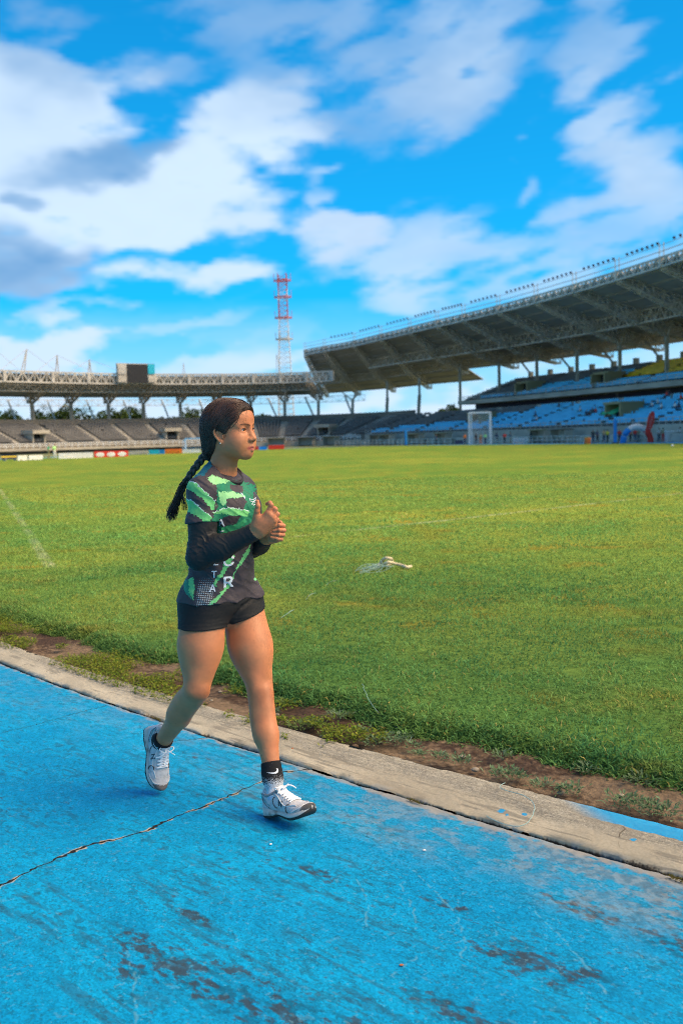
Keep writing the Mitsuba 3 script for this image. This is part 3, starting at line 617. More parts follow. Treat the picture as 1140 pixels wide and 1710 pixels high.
for s in ribs:
    if s < MAIN.s_az(bear(735, 650), 20): continue
    rr, z0 = (20.0, 10.3) if s > u0 else (18.5, 0)
    k = put(f'{MS}__column', bars(MAIN.at(s, rr, z0), MAIN.at(s, rr, 16.0), .55), 'm_concrete')
    tp = MAIN.at(s, rr, 15.8)
    put(f'{k}__strut', bars(np.vstack([tp, tp, tp, tp]), np.vstack([MAIN.at(s - 1.6, rr, 18.2), MAIN.at(s + 1.6, rr, 18.2), MAIN.at(s, rr - 4, 18.6), MAIN.at(s, rr + 4.5, 17.4)]), .2), 'm_steel_dark')
    if s > u0: put(f'{MS}__raking_strut', bars(MAIN.at(s + 1.0, 28.2, 12.6), MAIN.at(s - 2.5, 27, 17), .3), 'm_steel_dark')
# floodlights on the catwalk of the main roof
lamp = cat([box(0, 0, .55, .52, .35, .5), bars((0, 0, 0), (0, 0, .4), .1)])
LP = ply(lamp, 'm_navy')
k = 0
for sa, sb in zip(bays[:-1], bays[1:]):
    if sb < ROOF.s_az(bear(560, 575)) + .5 or sb - sa < 6: continue
    for f in np.linspace(.25, .93, 7):
        s = sa + (sb - sa) * f; p = ROOF.at(s, .1, 25.1)
        kk = numbered('floodlight'); scene[kk] = {**LP, 'to_world': T().translate(p.tolist()).rotate([0, 0, 1], math.degrees(ROOF.ang(s))).rotate([1, 0, 0], 20).scale(.62)}
        labels[kk] = {'label': 'small dark floodlight in the long row on the rail above the main stand roof', 'category': 'floodlight', 'group': 'floodlights along the main stand roof'}

# ---- scoreboard on the end canopy
sS = BASE.s_az(bear(228, 622), 2.6); an = BASE.ang(sS)
SB = thing('scoreboard', 'large dark scoreboard screen with a blue corner panel mounted on the end canopy', 'scoreboard')
def sb(du, z, w, h, d, b, name, r=2.6): 
    return put(f'{SB}__{name}', box(*BASE.at(sS + du, r, z), w, d, h, an), b)
sb(0, 17.1, 8.6, 4.4, .5, 'm_steel_dark', 'frame', 3.2); sb(.3, 17.05, 4.6, 4.1, .2, 'm_black', 'screen', 2.82)
sb(-3.1, 18.0, 1.9, 2.3, .2, 'm_steel', 'side_panel', 2.82); sb(-3.1, 15.9, 1.9, 1.5, .2, 'm_steel_dark', 'side_panel', 2.82)
sb(3.45, 18.1, 1.6, 2.2, .2, 'm_cyan', 'side_panel', 2.82); sb(3.45, 15.9, 1.6, 1.5, .2, 'm_steel_dark', 'side_panel', 2.82)

# ---- stay masts behind the end canopy
for i, (ut, vt, ub, vb) in enumerate(((45, 591, 33, 622), (96, 599, 94, 622), (150, 605, 149, 624), (306, 608, 307, 628), (461, 592, 466, 626), (-20, 583, -30, 620))):
    s = BASE.s_az(bear(ub, vb), 8); sx = BASE.s_az(bear(ut, vt), 8)
    zt = 1.47 + (np.linalg.norm(BASE.at(sx, 8)[:2])) * ((740 - (ut - 228) * .027) - vt) / FPX
    k = thing('stay_mast', ('slanting steel mast with stay cables standing on the end canopy at the far left', 'second steel stay mast from the left on the end canopy', 'third thin stay mast from the left, nearest the scoreboard', 'thin mast on the canopy right of the scoreboard', 'leaning thin mast beside the lattice tower', 'stay mast beyond the left edge')[i], 'mast')
    top = BASE.at(sx, 8, zt)
    put(f'{k}__mast', bars(np.vstack([BASE.at(s - .6, 8, 14.2), BASE.at(s + .6, 8, 14.2)]), np.vstack([top, top]), .2 if i < 3 else .12), 'm_steel')
    if i < 3 or i == 5: put(f'{k}__stay_cable', bars(np.vstack([top, top]), np.vstack([BASE.at(s - 9, 6, 14.6), BASE.at(s + 7, 6, 17.5)]), .07), 'm_steel')

# ---- lattice tower
TW = thing('radio_tower', 'tall red and white lattice mast with four antenna rings behind the end stand', 'tower')
tc = np.array([bear(474, 560) * 290, 290.0, 0]); H = 49.0
def tw(z): return 2.5 - 1.25 * min(z, 36) / 36 if z < 36 else 1.25
zs = np.linspace(0, H, 34); lg = []
cols = {'m_white': [], 'm_signred': []}
for i in range(len(zs) - 1):
    z0_, z1_ = zs[i], zs[i + 1]; bb = 'm_signred' if z0_ > 33 and (i % 5) < 3 else 'm_white'
    c0 = [tc + [sx * tw(z0_), sy * tw(z0_), z0_] for sx, sy in ((-1, -1), (1, -1), (1, 1), (-1, 1))]; c1 = [tc + [sx * tw(z1_), sy * tw(z1_), z1_] for sx, sy in ((-1, -1), (1, -1), (1, 1), (-1, 1))]
    for q in range(4):
        cols[bb].append(bars(c0[q], c1[q], .22)); cols[bb].append(bars(c0[q], c1[(q + 1) % 4], .1)); cols[bb].append(bars(c0[q], c0[(q + 1) % 4], .1))
put(f'{TW}__lattice', cat(cols['m_white']), 'm_white', kind='stuff'); put(f'{TW}__red_lattice', cat(cols['m_signred']), 'm_signred', kind='stuff', label='red painted bays of the lattice')
for z, b in ((47.2, 'm_signred'), (42.5, 'm_signred'), (36.6, 'm_signred'), (30.5, 'm_steel_dark')):
    g = np.arange(13) * 2 * np.pi / 12; ring = tc + np.c_[np.cos(g) * 2.4, np.sin(g) * 2.4, g * 0 + z]
    k = put(f'{TW}__ring', cat([bars(ring[:-1], ring[1:], .16, .26), bars(np.repeat([tc + [0, 0, z]], 4, 0), ring[[1, 4, 7, 10]], .14)]), b)
    ps = ring[[0, 2, 4, 6, 8, 10]]
    put(f'{k}__antenna', cat([bars(ps - [0, 0, .4], ps + [0, 0, 2.0], .2, .14)]), 'm_steel_dark' if b != 'm_signred' else 'm_signred')

# ---- trees behind the bowl
def tree(x, y, h, w, label, group, seed, n=2600):
    r_ = np.random.default_rng(seed)
    k = thing('tree', label, 'tree', group)
    put(f'{k}__trunk', tube([(x, y, 0), (x + .1, y, h * .3), (x - .2, y + .1, h * .6), (x, y, h * .8)], [.35, .28, .2, .08], 7), 'm_bark', True)
    cl = r_.normal(size=(16, 3)); cl /= np.linalg.norm(cl, axis=1, keepdims=True); cl *= r_.uniform(.35, .8, (16, 1))
    c = np.array([x, y, h * .58]) + cl * [w * .5, w * .4, h * .40]; rad = r_.uniform(.17, .30, 16) * w * .8
    i = r_.integers(0, 16, n); d = r_.normal(size=(n, 3)); d /= np.linalg.norm(d, axis=1, keepdims=True)
    p = c[i] + d * (rad[i] * r_.uniform(.55, 1.05, n) ** .6)[:, None]
    a = r_.normal(size=(n, 3)); b = r_.normal(size=(n, 3)); sz = r_.uniform(.25, .6, (n, 1))
    v = np.stack([p - a * sz * .5, p + a * sz * .5, p + b * sz * .6], 1).reshape(-1, 3)
    put(f'{k}__crown', (v, np.arange(3 * n).reshape(-1, 3)), 'm_leaf')
TR = [(-15, 690, 8), (12, 678, 9), (38, 692, 8), (66, 676, 10), (90, 678, 10), (112, 672, 10), (132, 676, 9), (152, 688, 7), (172, 682, 8), (192, 676, 9), (212, 676, 10), (232, 678, 9), (247, 690, 6), (278, 690, 6), (302, 680, 9), (322, 679, 9), (345, 678, 9), (430, 685, 8), (448, 690, 7), (738, 678, 6), (752, 672, 7), (766, 680, 6), (-40, 680, 9)]
for i, (u, v, w) in enumerate(TR):
    Y = 285 + (i * 37) % 30; d = FW * FPX + RT * (u - 570) + UP * (855 - v); p = EYE + d * (Y / d[1])
    tree(p[0], Y, p[2], w, f'dark round topped tree behind the end stand, {ORD[sum(q[0] < u for q in TR)]} from the left in the tree line' if u < 600 else f'green bushy tree top at the left end of the upper deck, {ORD[i - 19]} from the left', 'trees behind the end stand' if u < 600 else 'trees beside the main stand', 100 + i)

# ------------------------------------------------------------------ figures: smooth implicit bodies meshed with surface nets
class Cap:
    def __init__(s, a, b, ra, rb): s.a, s.b, s.ra, s.rb = np.asarray(a, float), np.asarray(b, float), ra, rb
    def box(s, m):
        r = max(s.ra, s.rb) + m; return np.minimum(s.a, s.b) - r, np.maximum(s.a, s.b) + r
    def d(s, p):
        e = s.b - s.a; t = np.clip((p - s.a) @ e / (e @ e + 1e-12), 0, 1)
        return np.linalg.norm(p - s.a - t[..., None] * e, axis=-1) - (s.ra + (s.rb - s.ra) * t)
class Ell:
    def __init__(s, c, r, R=None): s.c, s.r, s.R = np.asarray(c, float), np.asarray(r, float), np.eye(3) if R is None else np.asarray(R, float)
    def box(s, m):
        e = np.sqrt(((s.R * s.r[:, None])**2).sum(0)) + m; return s.c - e, s.c + e
    def d(s, p, off=0.0):
        q = (p - s.c) @ s.R.T; k0 = np.linalg.norm(q / s.r, axis=-1); k1 = np.linalg.norm(q / s.r**2, axis=-1)
        return k0 * (k0 - 1) / (k1 + 1e-9)
class Vox:
    def __init__(s, lo, hi, h):
        s.ax = [np.arange(lo[i], hi[i] + h, h) for i in range(3)]; s.h = h
        s.f = np.full([len(a) for a in s.ax], .2, np.float32)
    def win(s, lo, hi):
        sl = tuple(slice(max(0, int(np.searchsorted(a, l)) - 1), int(np.searchsorted(a, h)) + 1) for a, l, h in zip(s.ax, lo, hi))
        g = np.stack(np.meshgrid(*[a[q] for a, q in zip(s.ax, sl)], indexing='ij'), -1)
        return sl, g
    def add(s, prims, off=0.0, kk=None):
        for pr_ in prims:
            p, k = pr_ if isinstance(pr_, tuple) else (pr_, .02)
            if kk: k = kk
            sl, g = s.win(*p.box(off + .03))
            if g.size == 0: continue
            d = (p.d(g) - off).astype(np.float32); a = s.f[sl]; h = np.maximum(k - np.abs(a - d), 0) / k
            s.f[sl] = np.minimum(a, d) - h * h * k * .25
    def sub(s, prims, off=0.0):
        for pr_ in prims:
            p, k = pr_ if isinstance(pr_, tuple) else (pr_, .01)
            sl, g = s.win(*p.box(off + .03))
            d = -(p.d(g) - off).astype(np.float32); a = s.f[sl]; h = np.maximum(k - np.abs(a - d), 0) / k
            s.f[sl] = np.maximum(a, d) + h * h * k * .25
    def pts(s): return np.stack(np.meshgrid(*s.ax, indexing='ij'), -1)
    def cut(s, fn, k=.003):
        """keep where fn(p) < 0"""
        d = fn(s.pts()).astype(np.float32); h = np.maximum(k - np.abs(s.f - d), 0) / k
        s.f = np.maximum(s.f, d) + h * h * k * .25
    def ripple(s, fn, band=.03):
        m = np.abs(s.f) < band; i = np.nonzero(m)
        p = np.stack([s.ax[k][i[k]] for k in range(3)], -1); s.f[m] += fn(p).astype(np.float32)
    def mesh(s, keep_largest=True):
        f = s.f; f[[0, -1]] = .2; f[:, [0, -1]] = .2; f[:, :, [0, -1]] = .2
        n = f < 0; c = np.zeros([d - 1 for d in f.shape], np.int8); offs = [(a, b, e) for a in (0, 1) for b in (0, 1) for e in (0, 1)]
        S = lambda A, o: A[o[0]:A.shape[0] - 1 + o[0], o[1]:A.shape[1] - 1 + o[1], o[2]:A.shape[2] - 1 + o[2]]
        for o in offs: c += S(n, o)
        I = np.argwhere((c > 0) & (c < 8)); idx = np.full(c.shape, -1, np.int32); idx[tuple(I.T)] = np.arange(len(I))
        val = np.stack([f[I[:, 0] + o[0], I[:, 1] + o[1], I[:, 2] + o[2]] for o in offs], 1)
        acc, cnt = np.zeros((len(I), 3)), np.zeros(len(I))
        for a in range(8):
            for b in range(a + 1, 8):
                oa, ob = np.array(offs[a]), np.array(offs[b])
                if np.abs(oa - ob).sum() != 1: continue
                m = (val[:, a] < 0) != (val[:, b] < 0); t = val[:, a] / (val[:, a] - val[:, b] + 1e-12)
                acc[m] += oa + (ob - oa) * t[m, None]; cnt[m] += 1
        v = I + acc / cnt[:, None]
        v = np.stack([s.ax[k][0] + v[:, k] * s.h for k in range(3)], 1)
        fs = []
        for ax in range(3):
            u, w = [(1, 2), (2, 0), (0, 1)][ax]
            A = np.take(n, range(0, n.shape[ax] - 1), ax); B = np.take(n, range(1, n.shape[ax]), ax)
            E = np.argwhere(A != B); E = E[(E[:, u] > 0) & (E[:, w] > 0)]
            ins = A[tuple(E.T)]
            def cell(du, dw):
                q = E.copy(); q[:, u] -= du; q[:, w] -= dw; return idx[tuple(q.T)]
            q = np.stack([cell(1, 1), cell(0, 1), cell(0, 0), cell(1, 0)], 1)
            q[~ins] = q[~ins][:, ::-1]; fs.append(q)
        q = np.vstack(fs); m = trimesh.Trimesh(v, np.vstack([q[:, [0, 1, 2]], q[:, [0, 2, 3]]]), process=False)
        if keep_largest:
            lab = trimesh.graph.connected_component_labels(m.face_adjacency, node_count=len(m.faces))
            if lab.max() > 0:
                big = np.bincount(lab); m.update_faces(big[lab] > .02 * big.max()); m.remove_unreferenced_vertices()
        return m
def sample(vx, p):
    from scipy.ndimage import map_coordinates
    return map_coordinates(vx.f, [(p[:, k] - vx.ax[k][0]) / vx.h for k in range(3)], order=1, mode='nearest')
def grad(vx, p, e=.003):
    return np.stack([sample(vx, p + e * np.eye(3)[k]) - sample(vx, p - e * np.eye(3)[k]) for k in range(3)], 1) / (2 * e)
def AT(u, v, Y):
    d = FW * FPX + RT * (u - 570) + UP * (855 - v); return EYE + d * (Y / d[1])
def spline(pts, n):
    p = np.asarray(pts, float); t = np.r_[0, np.cumsum(np.linalg.norm(np.diff(p, axis=0), axis=1))]
    return CubicSpline(t, p)(np.linspace(0, t[-1], n))

# ------------------------------------------------------------------ the runner
Z3 = np.array([0, 0, 1.0])
FT = np.array([.84, -.54, 0]); FT /= np.linalg.norm(FT); LT3 = np.array([-FT[1], FT[0], 0])       # torso forward, left
def ax(f, l=None, up=None):
    f = np.asarray(f, float); f = f / np.linalg.norm(f)
    if l is None: l = np.cross(up, f)
    l = np.asarray(l, float) - f * (f @ l); l = l / np.linalg.norm(l)
    return np.array([f, l, np.cross(f, l)])
RTO = np.array([FT, LT3, Z3])
J = dict(pel=AT(371, 985, 3.99), wai=AT(371, 915, 3.985), che=AT(371, 852, 3.975), nek=AT(374, 797, 3.97),
         shR=AT(342, 823, 3.84), elR=AT(332, 931, 3.80), wrR=AT(427, 888, 3.735), shL=AT(399, 821, 4.10), elL=AT(421, 912, 4.13), wrL=AT(446, 897, 3.94),
         hpR=AT(341, 1006, 3.93), knR=AT(328, 1152, 3.84), anR=AT(271, 1237, 4.08), hpL=AT(402, 1006, 4.05), knL=AT(435, 1158, 3.93), anL=AT(455, 1300, 3.80))
def off(p, f=0, l=0, z=0): return p + FT * f + LT3 * l + Z3 * z
TORSO = [(Ell(off(J['pel'], -.005, 0, -.045), (.106, .152, .090), RTO), .04), (Ell(off(J['pel'], -.048, -.066, -.060), (.086, .084, .085), RTO), .04), (Ell(off(J['pel'], -.048, .066, -.060), (.086, .084, .085), RTO), .04),
         (Ell(off(J['wai'], .0), (.092, .122, .13), RTO), .05), (Ell(off(J['che'], -.005), (.100, .130, .14), RTO), .05),
         (Ell(off(J['che'], .070, -.060, .008), (.052, .058, .060), RTO), .03), (Ell(off(J['che'], .070, .060, .008), (.052, .058, .060), RTO), .03),
         (Cap(off(J['nek'], -.02, -.05, -.05), J['shR'], .056, .046), .05), (Cap(off(J['nek'], -.02, .05, -.05), J['shL'], .056, .046), .05),
         (Cap(off(J['nek'], -.02, 0, .012), off(J['shR'], -.005, 0, .010), .044, .036), .04), (Cap(off(J['nek'], -.02, 0, .01), off(J['shL'], -.005, 0, .012), .046, .036), .04)]
NECK = [(Cap(off(J['nek'], -.012, 0, -.02), AT(377, 742, 3.955), .057, .052), .03)]
ARM_R = [(Cap(J['shR'], J['elR'], .048, .040), .04), (Ell((J['shR'] * .58 + J['elR'] * .42) + FT * .004, (.047, .045, .09), RTO), .03), (Cap(J['elR'], J['elR'] * .62 + J['wrR'] * .38, .040, .041), .03), (Cap(J['elR'] * .62 + J['wrR'] * .38, J['wrR'], .041, .027), .03)]
ARM_L = [(Cap(J['shL'], J['elL'], .050, .038), .04), (Cap(J['elL'], J['elL'] * .6 + J['wrL'] * .4, .039, .040), .03), (Cap(J['elL'] * .6 + J['wrL'] * .4, J['wrL'], .040, .027), .03)]
def leg(hp, kn, an, fwd):
    t = kn - hp; s = an - kn; tl, sl_ = np.linalg.norm(t), np.linalg.norm(s); t /= tl; s /= sl_
    ff = fwd - t * (t @ fwd); ff /= np.linalg.norm(ff); fs = fwd - s * (s @ fwd); fs /= np.linalg.norm(fs)
    mid = hp + t * tl * .45
    o = [(Cap(hp, hp + t * tl * .5, .090, .078), .05), (Cap(hp + t * tl * .5, kn, .077, .046), .04),
         (Ell(mid + ff * .022, (.062, .066, .15), ax(ff, up=-t)), .04), (Ell(mid - ff * .022, (.056, .066, .14), ax(ff, up=-t)), .04),
         (Ell(kn + ff * .026 + s * .002, (.026, .026, .030), ax(ff, up=-t)), .014), (Ell(kn + ff * .024 + s * .055, (.017, .017, .022), ax(ff, up=-t)), .02),
         (Ell(kn - t * .058 + ff * .016 + np.cross(t, ff) * .028, (.026, .022, .046), ax(ff, up=-t)), .02), (Ell(kn - t * .064 + ff * .016 - np.cross(t, ff) * .028, (.026, .022, .050), ax(ff, up=-t)), .02),
         (Cap(kn, kn + s * sl_ * .5, .044, .043), .03), (Cap(kn + s * sl_ * .5, an, .043, .028), .03),
         (Ell(kn + s * sl_ * .30 - fs * .016, (.042, .045, .105), ax(fs, up=-s)), .03), (Cap(kn + fs * .022 + s * .04, an + fs * .011, .022, .015), .03),
         (Ell(an, (.028, .032, .03), ax(fs, up=-s)), .02)]
    return o
FWR = np.array([.72, -.69, 0]); FWL = np.array([.66, -.75, 0])
LEG_R = leg(J['hpR'], J['knR'], J['anR'], np.array([.72, -.62, -.35])); LEG_L = leg(J['hpL'], J['knL'], J['anL'], FWL)
# feet inside the shoes
# head, in its own frame: x forward, y left, z up, origin between the ears at eye level
HO = AT(385.5, 717.5, 3.95); HF = np.array([.885, -.465, -.015]); HA = ax(HF, l=np.array([.465, .885, .02])); HA = np.array([HA[0], HA[1], HA[2]])
def hw(x, y, z): return HO + np.array([x, y, z]) @ HA
def hE(c, r, tilt=0, roll=0, s=1):
    R = HA
    if tilt: ct, st = math.cos(tilt), math.sin(tilt); R = np.array([HA[0] * ct + HA[2] * st, HA[1], -HA[0] * st + HA[2] * ct])
    if roll: ct, st = math.cos(roll), math.sin(roll); R = np.array([R[0] * ct + R[1] * st, -R[0] * st + R[1] * ct, R[2]])
    return Ell(hw(*c), r, R)
HEAD = [(hE((-.012, 0, .030), (.097, .073, .085)), .03), (hE((.030, 0, -.025), (.060, .058, .078)), .03), (hE((.046, 0, .045), (.046, .057, .046)), .03)]
for s in (-1, 1):
    HEAD += [(Cap(hw(-.002, s * .050, -.060), hw(.060, s * .020, -.098), .016, .014), .03), (hE((.052, s * .037, -.036), (.031, .027, .029)), .03),
             (Cap(hw(.0815, s * .010, .018), hw(.064, s * .045, .016), .0075, .008), .016), (hE((.040, s * .040, -.066), (.036, .025, .032)), .035)]
HEAD += [(hE((.069, 0, -.099), (.022, .022, .0165)), .02), (hE((.072, 0, -.068), (.024, .028, .024)), .02), (hE((.0775, 0, -.0895), (.012, .020, .009)), .014)]
SOCK_ = [(hE((.093, s * .031, -.001), (.012, .018, .011)), .016) for s in (-1, 1)]
EYC, EYR = [(.0690, s * .0320, -.0005) for s in (-1, 1)], .0136
LIDS = [(Ell(hw(*c), np.full(3, .0154)), .009) for c in EYC]
SLIT = [(hE((.087, s * .0325, -.0007), (.020, .0138, .0052), roll=s * .25), .0015) for s in (-1, 1)]
FACE2 = [(Cap(hw(.0825, 0, .006), hw(.1015, 0, -.030), .0085, .0090), .016), (hE((.1055, 0, -.0355), (.0108, .0112, .0098)), .008)]
for s in (-1, 1):
    FACE2 += [(hE((.0955, s * .0130, -.0400), (.0115, .0078, .0080)), .008),
              (Cap(hw(.0955, 0, -.0662), hw(.080, s * .0255, -.0732), .0062, .0034), .004), (Cap(hw(.0942, 0, -.0800), hw(.081, s * .0225, -.0757), .0080, .0036), .0035),
              (hE((-.009, s * .0735, -.016), (.0160, .0045, .027), tilt=.2, roll=-s * .42), .005), (hE((.000, s * .0735, -.0455), (.0078, .0048, .0085)), .005)]
    _e = spline([hw(.009, s * .070, -.010), hw(.007, s * .073, .006), hw(-.003, s * .077, .0125), hw(-.015, s * .082, .008), hw(-.0225, s * .085, -.005), hw(-.021, s * .083, -.020), hw(-.012, s * .079, -.034), hw(-.003, s * .076, -.044)], 12)
    FACE2 += [(Cap(_e[i], _e[i + 1], .0034, .0034), .003) for i in range(11)]
    FACE2 += [(Cap(hw(.010, s * .0715, -.022), hw(.008, s * .072, -.030), .0035, .003), .004), (Cap(hw(-.013, s * .079, -.004), hw(-.012, s * .0775, -.026), .0022, .0022), .004)]
EARIN = [(hE((-.003, s * .0795, -.022), (.0080, .0065, .011)), .004) for s in (-1, 1)]
# hands
def chain(pts, r0, r1, k=.006):
    n = len(pts); return [(Cap(pts[i], pts[i + 1], r0 + (r1 - r0) * i / (n - 1), r0 + (r1 - r0) * (i + 1) / (n - 1)), k) for i in range(n - 1)]
wr = J['wrR']
HAND_R = [(Cap(wr, AT(436, 872, 3.722), .0245, .022), .02), (Cap(AT(432, 878, 3.722), AT(447, 857, 3.708), .021, .0125), .016), (Cap(AT(436, 882, 3.726), AT(453.5, 863, 3.712), .020, .0125), .016),
          (Cap(AT(437, 886, 3.732), AT(457, 869, 3.722), .018, .0120), .016), (Cap(AT(437, 888, 3.738), AT(456.5, 876, 3.736), .016, .0115), .016), (Cap(AT(428, 876, 3.722), AT(428.5, 862, 3.712), .019, .0135), .016)]
HAND_R += chain([AT(427.5, 866, 3.714), AT(429, 853.5, 3.706), AT(430.3, 845, 3.702), AT(429.6, 837.5, 3.704)], .0115, .0074)
HAND_R += chain([AT(447, 857, 3.708), AT(452.5, 843.5, 3.708), AT(450.5, 840, 3.722), AT(446, 841.5, 3.732)], .0098, .0072)
HAND_R += chain([AT(453.5, 863, 3.712), AT(459.3, 850.5, 3.716), AT(458.0, 849, 3.738), AT(453, 853, 3.750)], .0098, .0072)
HAND_R += chain([AT(457, 869, 3.722), AT(463, 858.5, 3.728), AT(461.5, 858, 3.750), AT(457, 862, 3.760)], .0095, .0070)
HAND_R += chain([AT(456.5, 876, 3.736), AT(462.5, 868, 3.744), AT(460.5, 868, 3.760), AT(456, 871, 3.766)], .0087, .0066)
wl = J['wrL']
HAND_L = [(Cap(wl, AT(456, 893, 3.905), .0245, .023), .02), (Cap(AT(455, 885, 3.90), AT(467, 879, 3.895), .017, .012), .016), (Cap(AT(455, 891, 3.90), AT(468, 887, 3.895), .018, .012), .016), (Cap(AT(454, 897, 3.90), AT(466, 895, 3.895), .017, .012), .016), (Cap(AT(452, 901, 3.90), AT(463, 901, 3.897), .016, .0115), .016)]
for (ku, kv, mu, mv, tu, tv) in ((473.2, 878.0, 466, 876.8, 458.0, 880.5), (474.2, 885.6, 466, 885.0, 456.8, 886.5), (472.4, 893.2, 465, 892.8, 454.6, 892.2), (469.2, 900.6, 462, 899.6, 453.0, 897.5)):
    HAND_L += chain([AT(ku - 4, kv, 3.895), AT(ku, kv, 3.868), AT(mu, mv, 3.850), AT(tu, tv, 3.852)], .0092, .0074, .003)
HAND_L += chain([AT(452, 886, 3.912), AT(457, 874.5, 3.905), AT(463, 871.5, 3.892), AT(468.5, 872.5, 3.880)], .0125, .0080)

def blush(v):     # skin tone over the body, in the head's and the legs' own frames
    q = (v - HO) @ HA.T
    base = np.array([.485, .180, .078]); c = np.tile(base, (len(v), 1))
    n1 = meshkit.fbm(v * 22, 4, 3)[:, None] - .5; n2 = meshkit.fbm(v * 160, 3, 5)[:, None] - .5
    c *= 1 + .34 * n1 + .16 * n2; c *= 1 + np.array([.10, -.05, -.10]) * (meshkit.fbm(v * 11, 3, 8)[:, None] - .5) * 2
    fr = meshkit.noise(v * 260, 3)[:, None]; c *= 1 - .22 * (fr > .93)
    hd = np.linalg.norm(q, axis=1) < .19
    g = lambda cx, cy, cz, rx, ry, rz: (np.exp(-(((q[:, 0] - cx) / rx)**2 + ((np.abs(q[:, 1]) - cy) / ry)**2 + ((q[:, 2] - cz) / rz)**2)) * hd)[:, None]
    c = c * (1 - .35 * g(.06, .04, -.035, .03, .025, .022)) + np.array([.47, .17, .105]) * .35 * g(.06, .04, -.035, .03, .025, .022)
    w = np.clip(1.6 * g(.093, .0, -.073, .018, .023, .0080), 0, 1) * (q[:, 0] > .068)[:, None]
    w = np.clip((w - .28) * 2.6, 0, 1)
    c = c * (1 - .85 * w) + np.array([.42, .085, .075]) * .85 * w
    seam = np.clip(1.5 * g(.095, 0, -.0725, .016, .020, .0018), 0, 1); c = c * (1 - .75 * seam)
    nost = np.clip(1.7 * g(.101, .0065, -.0465, .0055, .0035, .0030), 0, 1); c = c * (1 - .85 * nost)
    br = np.clip(g(.083, .027, .0215 , .05, .019, .0036) * 1.5, 0, 1)
    arch = .0152 + .0062 * np.sin(np.clip((np.abs(q[:, 1]) - .008) / .040, 0, 1) * 2.4)
    br = (np.exp(-((q[:, 2] - arch) / (.0029 - .03 * np.clip(np.abs(q[:, 1]) - .03, 0, .03)))**2 * .9) * (np.abs(q[:, 1]) > .009) * (np.abs(q[:, 1]) < .050) * (q[:, 0] > .045) * hd)[:, None]
    c = c * (1 - .80 * np.clip(br * 1.1, 0, 1)) + np.array([.018, .011, .008]) * .80 * np.clip(br * 1.1, 0, 1)
    lid = g(.08, .031, .0065, .02, .017, .003) * .4; c *= 1 - lid * .4
    for k in (J['knL'], J['knR']):
        d = np.exp(-(np.linalg.norm(v - k - np.array([.03, -.04, 0]), axis=1) / .045)**2)[:, None]; c = c * (1 - .30 * d * (.6 + .8 * meshkit.fbm(v * 70, 3, 2)[:, None]))
    for hnd in (AT(458, 862, 3.72), AT(472, 888, 3.87)):
        d = np.exp(-(np.linalg.norm(v - hnd, axis=1) / .04)**2)[:, None]; c = c * (1 - .22 * d) + np.array([.50, .19, .125]) * .22 * d
    return np.clip(c, 0, 1)
PREVIEW = globals().get('PREVIEW', False)
def solid(m): 
    return m3.Manifold(m3.Mesh(np.asarray(m.vertices, np.float32), np.asarray(m.faces, np.uint32)))
RUN = thing('person', 'woman running along the blue track in green and black jersey, black shorts and white trainers', 'person')
# --- skin
vh = Vox(HO - .17 - np.array([0, 0, .06]), HO + .16, .0021)
vh.add(HEAD); vh.sub(SOCK_); vh.add(FACE2); vh.add(LIDS); vh.sub(SLIT); vh.sub(EARIN); vh.add(NECK)
vh.sub([(hE((.1005, s * .0065, -.0475), (.0050, .0032, .0036)), .002) for s in (-1, 1)])
head = vh.mesh()
vb = Vox(np.minimum(J['knR'], J['anR']).clip(max=9) * 0 + [-.95, 3.55, -.05], [-.10, 4.32, 1.52], .0048)
vb.add(TORSO, -.012); vb.add(ARM_R + ARM_L, -.004); vb.add(NECK)
for L in (LEG_R, LEG_L): vb.add(L)
body = vb.mesh()
hands = []
for HH, w_ in ((HAND_R, wr), (HAND_L, wl)):
    P = np.vstack([np.vstack(p.box(.01)) for p, _ in HH]); q = Vox(P.min(0), P.max(0), .0017)
    q.add([(Cap(w_ + (w_ - (J['elR'] if HH is HAND_R else J['elL'])) * -.12, w_, .029, .0255), .02)]); q.add(HH); hands.append(q.mesh())
vl = []
for L in (LEG_R, LEG_L):
    P = np.vstack([np.vstack(p.box(.01)) for p, _ in L]); q = Vox(P.min(0), P.max(0), .0036); q.add(L)
    vl.append(q)
try:
    sk = solid(body)
    for m in [head] + hands: sk = sk + solid(m)
    mm = sk.to_mesh(); skin = trimesh.Trimesh(mm.vert_properties[:, :3], mm.tri_verts, process=False)
    assert len(skin.faces) > 10000
except Exception as e:
    print('union failed', e); skin = trimesh.Trimesh(*cat([body, head] + hands), process=False)
skin = trimesh.Trimesh(skin.vertices, skin.faces, process=True)
scene['m_skin'] = two({'type': 'bumpmap', 'arbitrary': proc(lambda p, n, uv: fbm(p.x * 420, p.y * 420, p.z * 420, 2) * .0004 + fbm(p.x * 50, p.y * 50, p.z * 50, 3) * .0005, 1e-3), 'scale': 1.0, 'bsdf': pr({'type': 'mesh_attribute', 'name': 'vertex_color'}, .50, 0, .38)})
put(f'{RUN}__body', skin, 'm_skin', True, color=blush(np.asarray(skin.vertices)))
